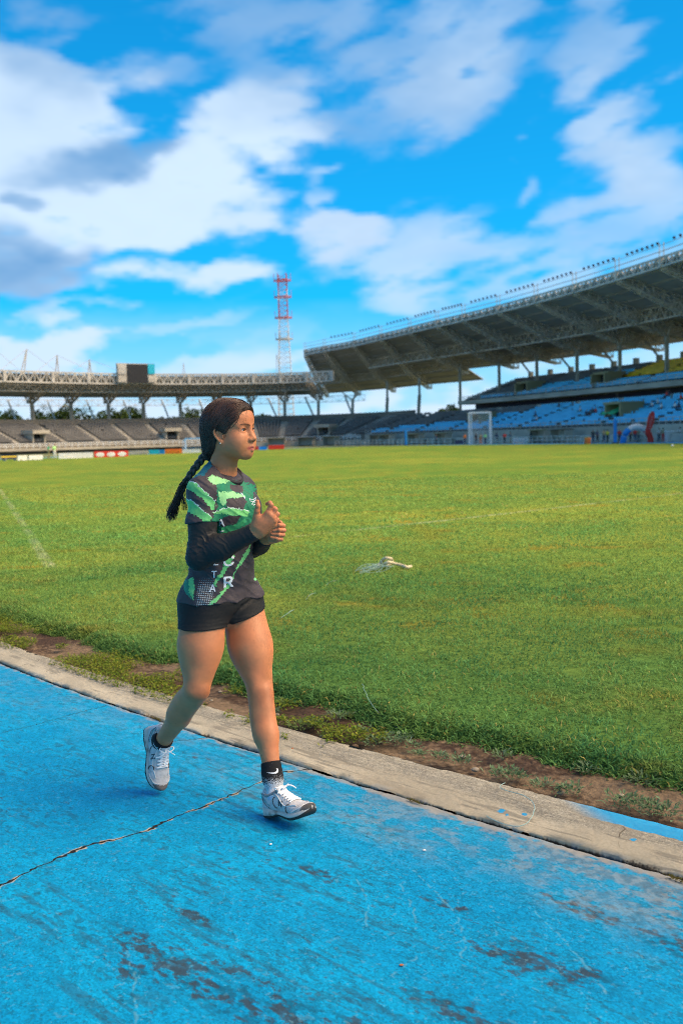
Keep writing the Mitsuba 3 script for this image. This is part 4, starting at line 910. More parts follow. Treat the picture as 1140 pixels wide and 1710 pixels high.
# --- eyes
def eye_col(p, n, uv): 
    c = mi.Color3f(.42, .37, .34)
    for s in (-1, 1):
        e = [float(x) for x in hw(.0805, s * .0315 + .0010, -.0003)]
        d = dr.sqrt(dr.square(p.x - e[0]) + dr.square(p.y - e[1]) + dr.square(p.z - e[2]))
        c = mix(mix((.004, .003, .003), (.045, .018, .008), smoothstep(.0018, .0032, d)), c, smoothstep(.0066, .0074, d))
    return c
M('m_eye', pr(proc(eye_col), .12, 0, .6))
M('m_lash', two(pr((.012, .008, .007), .6)))
for s, c in zip((-1, 1), EYC):
    k = put(f'{RUN}__eye', trimesh.creation.icosphere(4, EYR).apply_translation(hw(*c)), 'm_eye', True)
    th = np.linspace(-.12, np.pi + .05, 18); y = c[1] + s * -.0134 * np.cos(th); z = c[2] + .0052 * np.sin(th) + .0002
    x = c[0] + np.sqrt(np.clip(.0157**2 - (y - c[1])**2 - (z - c[2])**2, 0, 1))
    put(f'{k}__eyelashes', tube(np.array([hw(a, b_, d) for a, b_, d in zip(x, y, z)]), np.r_[np.linspace(.0006, .0015, 9), np.linspace(.0015, .0008, 9)], 5), 'm_lash', True)

# --- clothes
def inpoly(px, py, poly):
    ins = mi.Bool(False)
    for (x0, y0), (x1, y1) in zip(poly, poly[1:] + poly[:1]):
        if abs(y1 - y0) < 1e-9: y1 = y0 + 1e-9
        ins = ins ^ (((y0 > py) != (y1 > py)) & (px < (x1 - x0) * (py - y0) / (y1 - y0) + x0))
    return ins
CW = J['che']                                                    # print layout: centimetres right (x) and up (z) of the chest centre
def lay(pts): return [((u - 372) * .2325, (852 - v) * .2325) for u, v in pts]     # layout drawn on a 2.3 mm grid
def cz(pts, sc=7.6, u0=300, v0=740): return lay([(u0 + x / sc, v0 + y / sc) for x, y in pts])
PAT = [  # (colour, outline, polygon)
    ((.012, .16, .085), 0, cz([(560, 470), (720, 460), (840, 480), (960, 560), (1010, 900), (930, 1010), (760, 1090), (560, 1200), (420, 1216), (440, 1060), (500, 900), (560, 800)])),
    ((.008, .085, .125), 0, cz([(395, 150), (480, 215), (405, 370), (330, 380), (225, 400), (300, 300)])),
    ((.135, .48, .16), 1, cz([(150, 430), (300, 455), (440, 590), (545, 700), (530, 810), (490, 795), (380, 645), (265, 565), (140, 525)])),
    ((.135, .48, .16), 1, cz([(95, 655), (240, 680), (350, 765), (490, 885), (470, 970), (390, 935), (300, 865), (180, 825), (95, 745)])),
    ((.24, .55, .24), 0, cz([(445, 400), (500, 370), (560, 400), (705, 462), (640, 482), (520, 490)])),
    ((.24, .56, .25), 0, cz([(578, 580), (690, 600), (740, 590), (840, 640), (890, 672), (690, 668), (640, 760), (590, 720)])),
    ((.048, .038, .046), 0, cz([(670, 680), (880, 668), (900, 730), (865, 830), (720, 790), (665, 790)])),
    ((.048, .038, .046), 0, cz([(700, 500), (740, 520), (790, 500), (850, 560), (840, 625), (730, 590), (700, 570)])),
    ((.14, .47, .16), 1, cz([(500, 850), (640, 790), (800, 810), (930, 850), (910, 915), (830, 900), (690, 880), (600, 860)])),
    ((.045, .036, .044), 0, cz([(570, 930), (690, 885), (800, 905), (720, 1000), (620, 1035), (560, 990)])),
    ((.035, .030, .036), 0, cz([(790, 900), (830, 910), (750, 1030), (705, 1030)])),
    ((.03, .26, .11), 0, cz([(560, 1035), (760, 1010), (900, 930), (880, 1000), (680, 1140), (570, 1100)])),
    ((.14, .47, .17), 0, cz([(700, 310), (690, 370), (640, 450), (600, 490), (570, 560), (540, 620), (500, 650), (470, 700), (420, 730), (390, 730), (470, 660), (545, 580), (600, 480), (640, 400)], 4.385, 260, 840)),
    ((.12, .45, .16), 0, cz([(545, 370), (600, 350), (590, 390), (540, 470), (500, 530), (470, 560), (455, 600), (440, 590), (450, 540), (490, 500)], 4.385, 260, 840)),
    ((.14, .47, .17), 0, cz([(250, 540), (285, 525), (300, 600), (285, 690), (255, 640)], 4.385, 260, 840)),
    ((.02, .20, .12), 0, cz([(205, 560), (250, 545), (255, 640), (280, 690), (205, 620)], 4.385, 260, 840)),
    ((.16, .50, .22), 0, cz([(705, 590), (745, 575), (755, 650), (730, 610)], 4.385, 260, 840)),
]
_che = [float(x) for x in CW]
def jersey_col(p, n, uv):
    x = (p.x - _che[0]) * 100; z = (p.z - _che[2]) * 100
    w = (noise(x * 1.7, z * 1.7, 3) - .5) * .75 + (noise(x * 5, z * 5, 7) - .5) * .35
    w2 = (noise(x * 1.7 + 40, z * 1.7, 3) - .5) * .75 + (noise(x * 5 + 40, z * 5, 7) - .5) * .35
    qx, qz = x + w, z + w2
    c = mix((.040, .032, .038), (.056, .044, .052), noise(x * .6, z * .6, 2))
    for col, line, poly in PAT:
        if line: c = dr.select(inpoly(qx, qz - .30, poly), mi.Color3f(.52, .66, .62), c)
        c = dr.select(inpoly(qx, qz, poly), mi.Color3f(*col) * (1 + .25 * (noise(x * .9, z * .4, 5) - .5)), c)
    # raster of pale dots low on the flank
    gx, gz = x * 1.45 + z * .25, z * 1.45; fx, fz = gx - dr.floor(gx) - .5, gz - dr.floor(gz) - .5
    fade = smoothstep(-14.5, -11.5, -dr.abs(x + 6.0) - 9 + 0 * z) * smoothstep(-24, -29, z) * smoothstep(4.2, 2.4, dr.abs(x + 6.0 - (z + 30) * .12))
    c = dr.select((dr.sqrt(fx * fx + fz * fz) < .27 * fade), mi.Color3f(.45, .52, .54), c)
    return c * (1 + .12 * (noise(x * 22, z * 22, p.y * 2200) - .5))
scene['m_jersey'] = two(pr(proc(jersey_col), .62, 0, .3, sheen=.3))
M('m_black_knit', two(pr((.013, .013, .014), .62, 0, .35, sheen=.4)))
M('m_black_short', two(pr((.009, .009, .010), .7, 0, .3, sheen=.3)))
M('m_collar', two(pr((.022, .020, .024), .7)))
M('m_print', two(pr((.62, .66, .72), .55)))

zhem = AT(375, 1006, 3.865)[2]
NCOL = FT * math.sin(.62) + Z3 * math.cos(.62); PCOL = AT(380, 789, 3.955)
ex = lambda a, b, f: a + (b - a) * f
vs = Vox([-.80, 3.62, zhem - .06], [-.16, 4.34, 1.45], .0031)
vs.add(TORSO, .0110, kk=.05); vs.add(LEG_R[:1] + LEG_L[:1], .0120, kk=.03)
vs.add([(Ell(AT(369, 950, 3.985), (.108, .138, .12), RTO), .06), (Ell(off(J['che'], .03, 0, -.05), (.088, .115, .12), RTO), .06)])
SLR = [(Cap(J['shR'], ex(J['shR'], J['elR'], .62), .0560, .064), .03)]
vsl = Vox(J['shR'] - [.14, .14, .22], J['shR'] + [.14, .14, .12], .0031)
vs.add(SLR + [(Cap(J['shL'], ex(J['shL'], J['elL'], .55), .060, .064), .03)])
aR = J['elR'] - J['shR']; aR /= np.linalg.norm(aR); aL = J['elL'] - J['shL']; aL /= np.linalg.norm(aL)
pR = ex(J['shR'], J['elR'], .455); pL = ex(J['shL'], J['elL'], .40)
def shirt_cut(p):
    d1 = zhem - p[..., 2] + .004 * np.sin(p[..., 0] * 40 + p[..., 1] * 30)
    d2 = (p - PCOL) @ NCOL; rad = np.linalg.norm((p - PCOL) - d2[..., None] * NCOL, axis=-1); d2 = np.minimum(d2, .074 - rad)
    nearR = np.linalg.norm(np.cross(p - J['shR'], aR), axis=-1) - .075
    lat = (p - J['che']) @ LT3
    rt = np.where((nearR < 0) & (lat < -.118), (p - pR) @ (aR * .97 + FT * .10 + LT3 * .12), -1)
    nearL = np.linalg.norm(np.cross(p - J['shL'], aL), axis=-1) - .080
    lt = np.where((nearL < 0) & (lat > .125), (p - pL) @ aL, -1)
    up_ = p[..., 2] > J['wai'][2] + .0
    return np.maximum(np.maximum(d1, d2), np.where(up_, np.maximum(rt, lt), -1))
vs.cut(shirt_cut)
def folds(p):
    q = (p - J['che']) @ RTO.T; z = q[:, 2]
    n = meshkit.fbm(np.stack([q[:, 1] * 16 + z * 9, q[:, 0] * 16, z * 7], 1), 3, 3) - .5
    drap = np.sin(q[:, 1] * 52 + q[:, 0] * 30 + 5 * meshkit.fbm(q * 7, 2, 9)) * np.clip((-.06 - z) / .12, 0, 1) * .0022
    dia = (1 - np.abs(2 * meshkit.fbm(np.stack([(q[:, 0] + q[:, 1]) * 12 + z * 22, (q[:, 0] - q[:, 1]) * 6, z * 6], 1), 3, 21) - 1))**3 * .006
    return n * .009 + drap - dia * .8
vs.ripple(folds)
shirt = vs.mesh()
JS = put(f'{RUN}__jersey', shirt, 'm_jersey', True, label='short sleeved jersey with torn green stripes on dark grey')
# collar band
g = np.linspace(0, 2 * np.pi, 40)
f_ = ax(NCOL, l=LT3); cx = np.cross(LT3, NCOL)
cp = PCOL - NCOL * .002 + (J['nek'] - PCOL) @ cx * cx * .6
ring = cp[None] + np.cos(g)[:, None] * cx * .070 + np.sin(g)[:, None] * LT3 * .066
ring2 = ring - NCOL * .006
put(f'{JS}__collar', cat([tube(ring, .0065, 8), tube(ring2, .0065, 8)]), 'm_collar', True)
def conform(m, fld, lift, it=5):
    v, f = (np.array(m.vertices, float), np.array(m.faces)) if hasattr(m, 'vertices') else m
    return v, f
def decal(text, u, v, height, slant=0.0, key='lettering', parent=None, th=.0012):
    m = meshkit.text_mesh(text, height, th, True); m = m.subdivide_to_size(.006)
    P = np.array(m.vertices); c = P[:, :2].min(0) * .5 + P[:, :2].max(0) * .5; P[:, :2] -= c
    P[:, 0] += slant * P[:, 1]
    o = AT(u, v, 3.85); ex_ = np.array([math.cos(-.22), math.sin(-.22) * 1.0, 0])
    q = o + P[:, :1] * ex_ + P[:, 1:2] * Z3
    dirn = np.array([.12, 1.0, 0]); dirn /= np.linalg.norm(dirn)
    q = q - dirn * .16
    for _ in range(60):
        d = sample(vs, q); q += dirn * (np.clip(d, -.01, .02) * .55)[:, None]
    n = grad(vs, q); n /= np.linalg.norm(n, axis=1, keepdims=True) + 1e-9
    q += n * (P[:, 2:3] + .0004)
    put(f'{parent or JS}__{key}', (q, np.array(m.faces)), 'm_print')
for ch, u, v, hgt in (('A', 372.5, 872, .026), ('T', 370.5, 891, .026), ('L', 367, 911, .026), ('E', 361, 938, .026), ('T', 357.5, 959, .026), ('A', 355.5, 982, .026)):
    decal(ch, u, v, hgt, .06)
decal('C', 380, 937, .041, .08); decal('R', 379, 973, .041, .08)
# small emblems on the chest: a cat face outline over a ring, and a second crest by the neck side
def emblem(u, v, paths, key='emblem', front=0):
    out = []
    for pts, closed in paths:
        p = np.array(pts, float) / 437
        if closed: p = np.vstack([p, p[:1]])
        o = AT(u, v, 3.85); q = o + p[:, :1] * np.array([.95, -.3, 0]) - p[:, 1:2] * Z3
        q = np.vstack([np.linspace(q[i], q[i + 1], 5)[:-1] for i in range(len(q) - 1)] + [q[-1:]])
        dirn = (np.array([.12, 1, 0]) / np.hypot(.12, 1)) * (1 - front) - FT * front; dirn /= np.linalg.norm(dirn); q = q - dirn * (.16 - .08 * front)
        for _ in range(60): q = q + dirn * (np.clip(sample(vs, q) - .0006, -.01, .02) * .55)[:, None]
        out.append(tube(q, .0016, 5))
    put(f'{JS}__{key}', cat(out), 'm_print')
emblem(415.5, 838.5, [([(-5, -4.5), (-2, -2), (1, -2.5), (3, -5.5), (3.5, -1), (0, 1.5), (-3, 0)], True), ([(0.5, 2), (3.5, 3), (3.8, 6), (1, 7.5), (-1, 5.5)], True)])
emblem(421.5, 828, [([(-4, -5), (-2, 0), (0, -4), (1.5, 0)], False), ([(0, 2), (3, 1), (4, 4), (1, 5.5)], True)], front=.75)

# long sleeves, shorts, socks
vu = Vox([-.86, 3.60, .90], [-.18, 4.30, 1.44], .0028)
vu.add(ARM_R + ARM_L, .0042)
cR = ex(J['elR'], J['wrR'], .985); dR = (J['wrR'] - J['elR']) / np.linalg.norm(J['wrR'] - J['elR'])
cL = ex(J['elL'], J['wrL'], .93); dL = (J['wrL'] - J['elL']) / np.linalg.norm(J['wrL'] - J['elL'])
def sl_cut(p):
    a = np.where(np.linalg.norm(p - J['wrR'], axis=-1) < .10, (p - cR) @ (dR * .95 + Z3 * .25), -1)
    b = np.where(np.linalg.norm(p - J['wrL'], axis=-1) < .10, (p - cL) @ dL, -1)
    e = np.where(np.linalg.norm(p - J['shR'], axis=-1) < .09, -(p - J['shR']) @ aR - .02, -1)
    return np.maximum(np.maximum(a, b), e)
vu.cut(sl_cut)
def wr_fold(p):
    o = np.zeros(len(p))
    for sh, el, wr_ in ((J['shR'], J['elR'], J['wrR']), (J['shL'], J['elL'], J['wrL'])):
        for a, b in ((sh, el), (el, wr_)):
            t = (p - a) @ (b - a) / np.linalg.norm(b - a); L = np.linalg.norm(b - a)
            dd = np.linalg.norm(p - a - (b - a) / L * np.clip(t, 0, L)[:, None], axis=1)
            s = t * 1.0 if b is not el else L - t
            ww = meshkit.fbm(p * 18, 3, 5)
            md = (sh + wr_) / 2 - el; md /= np.linalg.norm(md); ins = np.clip((p - el) @ md / .03 + .3, .15, 1)
            o += ins * np.where(dd < .075, -.0030 * (1 - np.abs(np.sin(s * 95 + 9 * ww + (p[:, 2] + p[:, 0]) * 25)))**2 * np.exp(-s / .14) - .0012 * (1 - np.abs(np.sin(s * 160 + 11 * ww)))**2, 0)
    return o
vu.ripple(wr_fold)
um = vu.mesh(False)
for i, c_ in enumerate(sorted(um.split(only_watertight=False), key=lambda m: -len(m.faces))[:2]):
    put(f'{RUN}__compression_sleeve', c_, 'm_black_knit', True)
zR = AT(338, 1052, 3.85)[2]; xm = AT(381, 1050, 3.93)[0]; xe = AT(443, 1018, 3.95)[0]; zL = AT(443, 1020, 3.95)[2]
vp = Vox([-.85, 3.66, zR - .03], [-.16, 4.30, zhem + .09], .0030)
vp.add(TORSO[:4], .0065)
for L in (LEG_R, LEG_L): vp.add(L, .0060)
def sh_cut(p):
    lo = zR + np.clip((p[..., 0] - xm) / (xe - xm), 0, 1.1) * (zL - zR) + .004 * np.sin(p[..., 1] * 25)
    return np.maximum(lo - p[..., 2], p[..., 2] - zhem - .05)
vp.cut(sh_cut)
vp.ripple(lambda p: -.0022 * (1 - np.abs(np.sin((p[:, 2] - zR) * 210 + 5 * meshkit.fbm(p * 14, 3, 6))))**2 * np.clip((zR + .05 - p[:, 2]) / .05, .12, 1) + .004 * (meshkit.fbm(p * [9, 9, 25], 3, 4) - .5))
def march(fld, u, v, Y=3.6):
    p = AT(u, v, Y)[None]; d = p[0] - EYE; d /= np.linalg.norm(d)
    for _ in range(80): p = p + d * np.clip(sample(fld, p), -.01, .02)[:, None] * .6
    return p[0]
gr_ = [march(vp, u, v) for u, v in ((380, 1056), (383, 1044), (391, 1029), (404, 1014), (420, 1001))]
vp.sub([(Cap(gr_[i], gr_[i + 1], .0085 - .0016 * i, .0085 - .0016 * (i + 1)), .012) for i in range(4)])
put(f'{RUN}__shorts', vp.mesh(), 'm_black_short', True)

# --- shoes, each in its own frame: x to the toe, y left, z up from the sole
def sock_mat(name, an, s, l0, l1):
    an = [float(x) for x in an]; s = [float(x) for x in s]
    def fn(p, n, uv):
        t = (p.x - an[0]) * s[0] + (p.y - an[1]) * s[1] + (p.z - an[2]) * s[2]      # 0 at the ankle joint, negative up the shin
        k = smoothstep(l0, l1, t)
        sp = noise(p.x * 620, p.y * 620, p.z * 620); sp2 = noise(p.x * 300, p.y * 300, p.z * 300)
        c = mix((.012, .012, .014), (.50, .54, .60), smoothstep(.44, .56, sp * .7 + sp2 * .3 + (k - .52) * .75))
        rib = .5 + .5 * dr.sin((p.x + p.y) * 900)
        return mix(c, (.30, .45, .62), smoothstep(l1 - .004, l1 + .012, t) * .8) * (.88 + .12 * rib)
    return M(name, two(pr(proc(fn), .8, 0, .2, sheen=.3)))
ST = [(-.064, .012, .006, .040, .088), (-.058, .026, .002, .040, .108), (-.040, .0350, 0, .039, .108), (-.010, .0385, .001, .036, .100), (.025, .0380, .005, .033, .102), (.055, .0385, .006, .031, .093), (.085, .0425, .003, .028, .076),
      (.115, .0470, 0, .026, .064), (.145, .0465, .001, .026, .055), (.172, .0400, .004, .027, .048), (.190, .0290, .009, .029, .043), (.200, .0150, .014, .030, .038), (.2035, .0040, .018, .031, .035)]
STA = np.array(ST); _cs = [CubicSpline(STA[:, 0], STA[:, i]) for i in range(1, 5)]
def st(x): return [np.interp(x, STA[:, 0], STA[:, i]) * .35 + c(x) * .65 for i, c in zip(range(1, 5), _cs)]
def make_shoe(key, O, R, bend, label, lat):
    def wv(p):
        p = np.atleast_2d(np.asarray(p, float)).copy(); b = np.clip(p[:, 0] - .105, 0, 1)
        p[:, 2] += bend * b * b; return O + p @ R
    xs = np.r_[-.064, np.linspace(-.062, .19, 54), .195, .200, .2035]
    def loft(fn, m, cap=True):
        rows = [fn(x) for x in xs]; k = len(rows[0]); v = np.vstack(rows); n = len(xs)
        i, j = np.meshgrid(np.arange(n - 1), np.arange(k), indexing='ij')
        q = np.stack([i * k + j, (i + 1) * k + j, (i + 1) * k + (j + 1) % k, i * k + (j + 1) % k], -1).reshape(-1, 4)
        f = np.vstack([q[:, [0, 1, 2]], q[:, [0, 2, 3]]])
        c0, c1 = len(v), len(v) + 1; v = np.vstack([v, v[:k].mean(0), v[-k:].mean(0)]); a = np.arange(k)
        f = np.vstack([f, np.stack([a * 0 + c0, a, (a + 1) % k], 1), np.stack([a * 0 + c1, (n - 1) * k + (a + 1) % k, (n - 1) * k + a], 1)])
        return v, f
    def surf(x, t):        # the upper: t from -1 (right edge) over 0 (top) to 1 (left edge)
        w, zb, zm, zt = st(x); a = np.clip(t, -1, 1) * np.pi / 2
        return np.array([x, w * .97 * np.sign(np.sin(a)) * np.abs(np.sin(a))**.78, zm - .004 + (zt - zm + .004) * np.cos(a)**.72])
    up = loft(lambda x: np.vstack([[surf(x, t) for t in np.linspace(-1, 1, 25)], [[x, st(x)[0] * .7, st(x)[2] - .01], [x, -st(x)[0] * .7, st(x)[2] - .01]]]), 0)
    col = np.tile([.44, .44, .455], (len(up[0]), 1)); n = meshkit.fbm(up[0] * 120, 3, 4)[:, None]; n2 = meshkit.fbm(up[0] * 45, 3, 9)[:, None]
    mesh_zone = ((np.sin(up[0][:, 0] * 2600) * np.sin(up[0][:, 2] * 2600 + up[0][:, 1] * 900)) > .2)[:, None] * ((up[0][:, 0] > .10) & (up[0][:, 0] < .16))[:, None]
    dirt = np.clip((.055 - up[0][:, 2:3]) / .03, 0, 1) * np.clip((n2 - .42) * 4, 0, 1)
    col = col * (1 + .35 * (n - .5)) * (1 - .25 * mesh_zone); col = col * (1 - .55 * dirt) + np.array([.22, .17, .12]) * .55 * dirt
    k = thing_part(key, 'shoe', label)
    put_at(f'{k}__upper', (wv(up[0]), up[1]), 'm_vcol', True, color=np.clip(col, 0, 1))
    def solefn(x):
        w, zb, zm, zt = st(x); fl = 1.07 if x < .02 else 1.04
        return np.array([[x, w * s * f, z] for s, f, z in ((-1, .80, zb + .004), (-1, fl * .99, zb + .010), (-1, fl, zb * .5 + zm * .5), (-1, 1.01, zm), (-1, .5, zm + .002), (1, .5, zm + .002), (1, 1.01, zm), (1, fl, zb * .5 + zm * .5), (1, fl * .99, zb + .010), (1, .80, zb + .004))])
    so = loft(solefn, 0); n = meshkit.fbm(so[0] * 60, 4, 5)[:, None]; c2 = np.tile([.46, .45, .425], (len(so[0]), 1)) * (1 + .5 * (n - .5))
    x = so[0][:, 0]; ac = (np.exp(-((x - .012) / .036)**2) * (so[0][:, 2] < .034) * (so[0][:, 2] > .008))[:, None]
    mud = np.clip((n - .40) * 5, 0, 1) * np.clip(ac * 1.6, 0, 1); c2 = c2 * (1 - .8 * mud) + np.array([.13, .085, .06]) * .8 * mud
    put_at(f'{k}__midsole', (wv(so[0]), so[1]), 'm_vcol', True, color=np.clip(c2, 0, 1))
    def outfn(x):
        w, zb, zm, zt = st(x); arch = -.004 * math.exp(-((x - .04) / .022)**2)
        return np.array([[x, w * s * f, z] for s, f, z in ((-1, .9, zb - .001 - arch * 2), (-1, 1.04, zb + .003 - arch), (-1, 1.05, zb + .009 - arch), (1, 1.05, zb + .009 - arch), (1, 1.04, zb + .003 - arch), (1, .9, zb - .001 - arch * 2))])
    ou = loft(outfn, 0); put_at(f'{k}__outsole', (wv(ou[0]), ou[1]), 'm_rubber', 40)
    # toe bumper
    P, F = [], []; xs_ = np.r_[np.linspace(.168, .2025, 12), .2034]; ts = np.linspace(-1, 1, 23)
    for a in xs_:
        for t in ts:
            lim = .20 + .80 * np.clip((.2035 - a) / .030, 0, 1) if False else 1
            p = surf(a, t); c = np.array([a * .9 + .012, 0, st(a)[2]]); d = p - c; d /= np.linalg.norm(d) + 1e-9; P.append(p + d * (.0014 + .0022 * np.clip((a - .190) / .010, 0, 1)))
    P = np.array(P); kk = len(ts)
    keep = lambda i, j: xs_[i] > .187 - .012 * abs(ts[j])
    F = [[i * kk + j, (i + 1) * kk + j, (i + 1) * kk + j + 1, i * kk + j + 1] for i in range(len(xs_) - 1) for j in range(kk - 1) if keep(i + 1, j)]
    if F: put_at(f'{k}__toe_bumper', (wv(P), np.array(F)), 'm_rubber_grey', True)
    def line(pts, r, mat, name, lift=.0008, closed=False):
        q = spline([surf(a, t) for a, t in pts], 26); c = np.array([0, 0, .03]) 
        q = q + np.array([[0, np.sign(y) * lift, lift] for y in q[:, 1]]); return wv(q), r
    for s in (-1, 1):
        sg = s
        dark = [line([(.030, sg * .56), (.020, sg * .68), (.024, sg * .86), (.045, sg * .93)], .0016, 0, ''), line([(.118, sg * .52), (.100, sg * .66), (.098, sg * .84), (.112, sg * .96)], .0019, 0, ''),
                line([(-.052, sg * .55), (-.046, sg * .75), (-.030, sg * .88), (.0, sg * .97)], .0012, 0, '')]
        put_at(f'{k}__trim_line', cat([tube(q, r, 5) for q, r in dark]), 'm_black', True, kind='stuff')
        light = [line([(.020, sg * .40), (.060, sg * .60), (.092, sg * .70), (.125, sg * .50), (.150, sg * .42)], .0024, 0, ''), line([(.128, sg * .94), (.155, sg * .80), (.172, sg * .60), (.176, sg * .2)], .0018, 0, ''),
                 line([(-.045, sg * .42), (-.010, sg * .55), (.02, sg * .48)], .0024, 0, '')]
        put_at(f'{k}__overlay', cat([tube(q, r, 5) for q, r in light]), 'm_shoewhite', True, kind='stuff')
        put_at(f'{k}__teal_stripe', cat([tube(*line([(-.050, sg * .62), (-.030, sg * .78), (.0, sg * .90)], .0022, 0, ''), 5)]), 'm_teal', True)
        m = meshkit.text_mesh('N', .021, .001, True).subdivide_to_size(.004); V = np.array(m.vertices); V[:, 0] -= V[:, 0].mean(); V[:, 1] -= V[:, 1].mean()
        q = np.array([surf(.062 + sg * -1 * 0 + (V[i, 0] * (1 if sg < 0 else -1) * 1.15) + .25 * V[i, 1] * -1 * 0, sg * (.70 - V[i, 1] * 14)) + np.array([0, sg, .3]) * (.0012 + V[i, 2]) for i in range(len(V))])
        Fm = np.array(m.faces) if sg < 0 else np.array(m.faces)[:, ::-1]
        put_at(f'{k}__emblem', (wv(q), Fm), 'm_charcoal')
    # collar lining, tongue, laces
    g = np.linspace(0, 2 * np.pi, 30)
    cr = np.stack([-.012 + .046 * np.cos(g), .0305 * np.sin(g), .094 + .008 * np.cos(g * 2) + .006 * np.cos(g)], 1)
    put_at(f'{k}__collar', tube(wv(cr), .0060, 8), 'm_lining', True)
    tg = [[.050 - a * .020, b * .022, .088 + a * .026 - .006 * b * b] for a in np.linspace(0, 1, 6) for b in np.linspace(-1, 1, 7)]
    tg = np.array(tg); q = np.array([[i * 7 + j, i * 7 + j + 1, (i + 1) * 7 + j + 1, (i + 1) * 7 + j] for i in range(5) for j in range(6)])
    tg2 = tg + [.006, 0, .005]; fa = np.vstack([q, q[:, ::-1] + len(tg)])
    put_at(f'{k}__tongue', (wv(np.vstack([tg, tg2])), fa), 'm_shoewhite', True)
    LX = np.linspace(.044, .112, 6); lc = []
    for i, a in enumerate(LX):
        lc.append(tube(wv([surf(a, t) + [0, 0, .0030 + .002 * (1 - abs(t) * 2)] for t in np.linspace(-.36, .36, 9)]), .0026, 6))
        if i < 5:
            for s in (-1, 1): lc.append(tube(wv([surf(a + (LX[i + 1] - a) * f, s * (.36 - .72 * f)) + [0, 0, .0045] for f in np.linspace(0, 1, 7)]), .0024, 6))
    put_at(f'{k}__lace', cat(lc), 'm_lace', True)
    b0 = surf(.044, 0) + [0, 0, .006]; bw = []
    for s in (-1, 1):
        lp = spline([b0, b0 + [.010, s * .016, .012], b0 + [-.004, s * .034, .012], b0 + [-.010, s * .022, .004], b0 + [0, 0, .002]], 20); bw.append(tube(wv(lp), .0026, 6))
        en = spline([b0, b0 + [.012, s * .012, .014], b0 + [.022, s * .030, .010], b0 + [.026, s * .046, -.004]], 14); bw.append(tube(wv(en), .0022, 6))
    bw.append(tube(wv(np.array([b0 - [0, .004, 0], b0 + [0, .004, .002]])), .0050, 8))
    put_at(f'{k}__lace_bow', cat(bw), 'm_lace', True)
    return wv
def thing_part(key, name, label):
    k = numbered(f'{key}__{name}'); labels[k] = {'label': label}; return k
def put_at(key, mesh, b, smooth=False, **kw): 
    return put(key, mesh, b, smooth, **kw)
M('m_vcol', two(pr({'type': 'mesh_attribute', 'name': 'vertex_color'}, .55, 0, .4)))
M('m_rubber', two(pr((.025, .024, .024), .7))); M('m_rubber_grey', two(pr(mottled((.10, .09, .085), .6, 20, 90), .75)))
M('m_shoewhite', two(pr((.58, .58, .59), .5))); M('m_teal', two(pr((.10, .30, .33), .5))); M('m_charcoal', two(pr((.05, .055, .065), .5)))
M('m_lining', two(pr((.20, .21, .23), .85))); M('m_lace', two(pr((.74, .75, .78), .8)))
hl, bl = AT(453, 1363, 3.785), AT(500, 1366, 3.670)
xl = bl - hl; xl /= np.linalg.norm(xl); RL = ax(xl, up=np.array([.10, -.05, 1.0])); OL = hl - np.array([-.045, 0, 0]) @ RL
xr = np.array([.13, -.28, -.95]); RR = ax(xr, l=np.cross(np.array([.66, -.70, .24]), xr)); OR = J['anR'] - RR[2] * .088 - RR[0] * .004
SHL = make_shoe(RUN, OL, RL, 1.7, 'leading white and silver running shoe, toe raised', 1)
SHR = make_shoe(RUN, OR, RR, 1.2, 'trailing white and silver running shoe seen from above, toe down', 1)
def sock(name, L, an, kn, R, O, cuff, l0, l1, mat):
    s = an - kn; s /= np.linalg.norm(s); P = np.vstack([an - .11, an + .11]); q = Vox(P[0], P[1], .0026)
    q.add(L[4:], .0042)
    inn = O + np.array([.0, 0, .075]) @ R
    q.add([(Cap(ex(an, kn, .08), inn, .029, .027), .03), (Cap(inn, O + np.array([.035, 0, .066]) @ R, .028, .022), .02), (Cap(inn, O + np.array([-.034, 0, .066]) @ R, .027, .022), .02)], 0)
    c0 = ex(an, kn, cuff); q.cut(lambda p: np.maximum(-(p - c0) @ s, ((p - O) @ R[2] < .045) * 1.0 - .5))
    m = q.mesh(); return put(f'{RUN}__{name}', m, mat, True, label=None), q
sL = (J['anL'] - J['knL']) / np.linalg.norm(J['anL'] - J['knL']); sR = (J['anR'] - J['knR']) / np.linalg.norm(J['anR'] - J['knR'])
kL, qL = sock('sock', LEG_L, J['anL'], J['knL'], RL, OL, .185, 0, 0, sock_mat('m_sock', J['anL'], sL, -.030, .062))
kR, qR = sock('sock', LEG_R, J['anR'], J['knR'], RR, OR, .05, 0, 0, sock_mat('m_sock_right', J['anR'], sR, -.002, .062))
def swoosh(q, o, e1, e2, dirn, L, par):
    top = [(0, .07), (.3, .035), (.6, .03), (.78, .06), (.88, .15), (.90, .27), (.84, .32)]; bot = [(.96, .27), (1.0, .12), (.93, -.02), (.8, -.08), (.5, -.06), (.2, .0)]
    from shapely.geometry import Polygon as Pg
    pg = Pg(top + bot).buffer(.006); m = trimesh.creation.extrude_polygon(pg, .0008, engine='earcut').subdivide_to_size(.08); V = np.array(m.vertices)
    p = o + (V[:, :1] - .5) * L * e1 + V[:, 1:2] * L * e2 - dirn * .07
    for _ in range(50): p += dirn * (np.clip(sample(q, p), -.01, .02) * .55)[:, None]
    n = grad(q, p, .003); n /= np.linalg.norm(n, axis=1, keepdims=True) + 1e-9
    put(f'{par}__emblem', (p + n * (V[:, 2:3] + .0005), np.array(m.faces)), 'm_print')
swoosh(qL, AT(456, 1286.5, 3.80), np.array([.96, -.25, .04]), -sL, np.array([0, 1.0, 0]), .046, kL)
swoosh(qR, AT(264, 1242, 4.08), np.array([.55, -.1, -.82]), np.array([.75, .1, .5]), np.array([.25, 1.0, 0]) / 1.03, .030, kR)
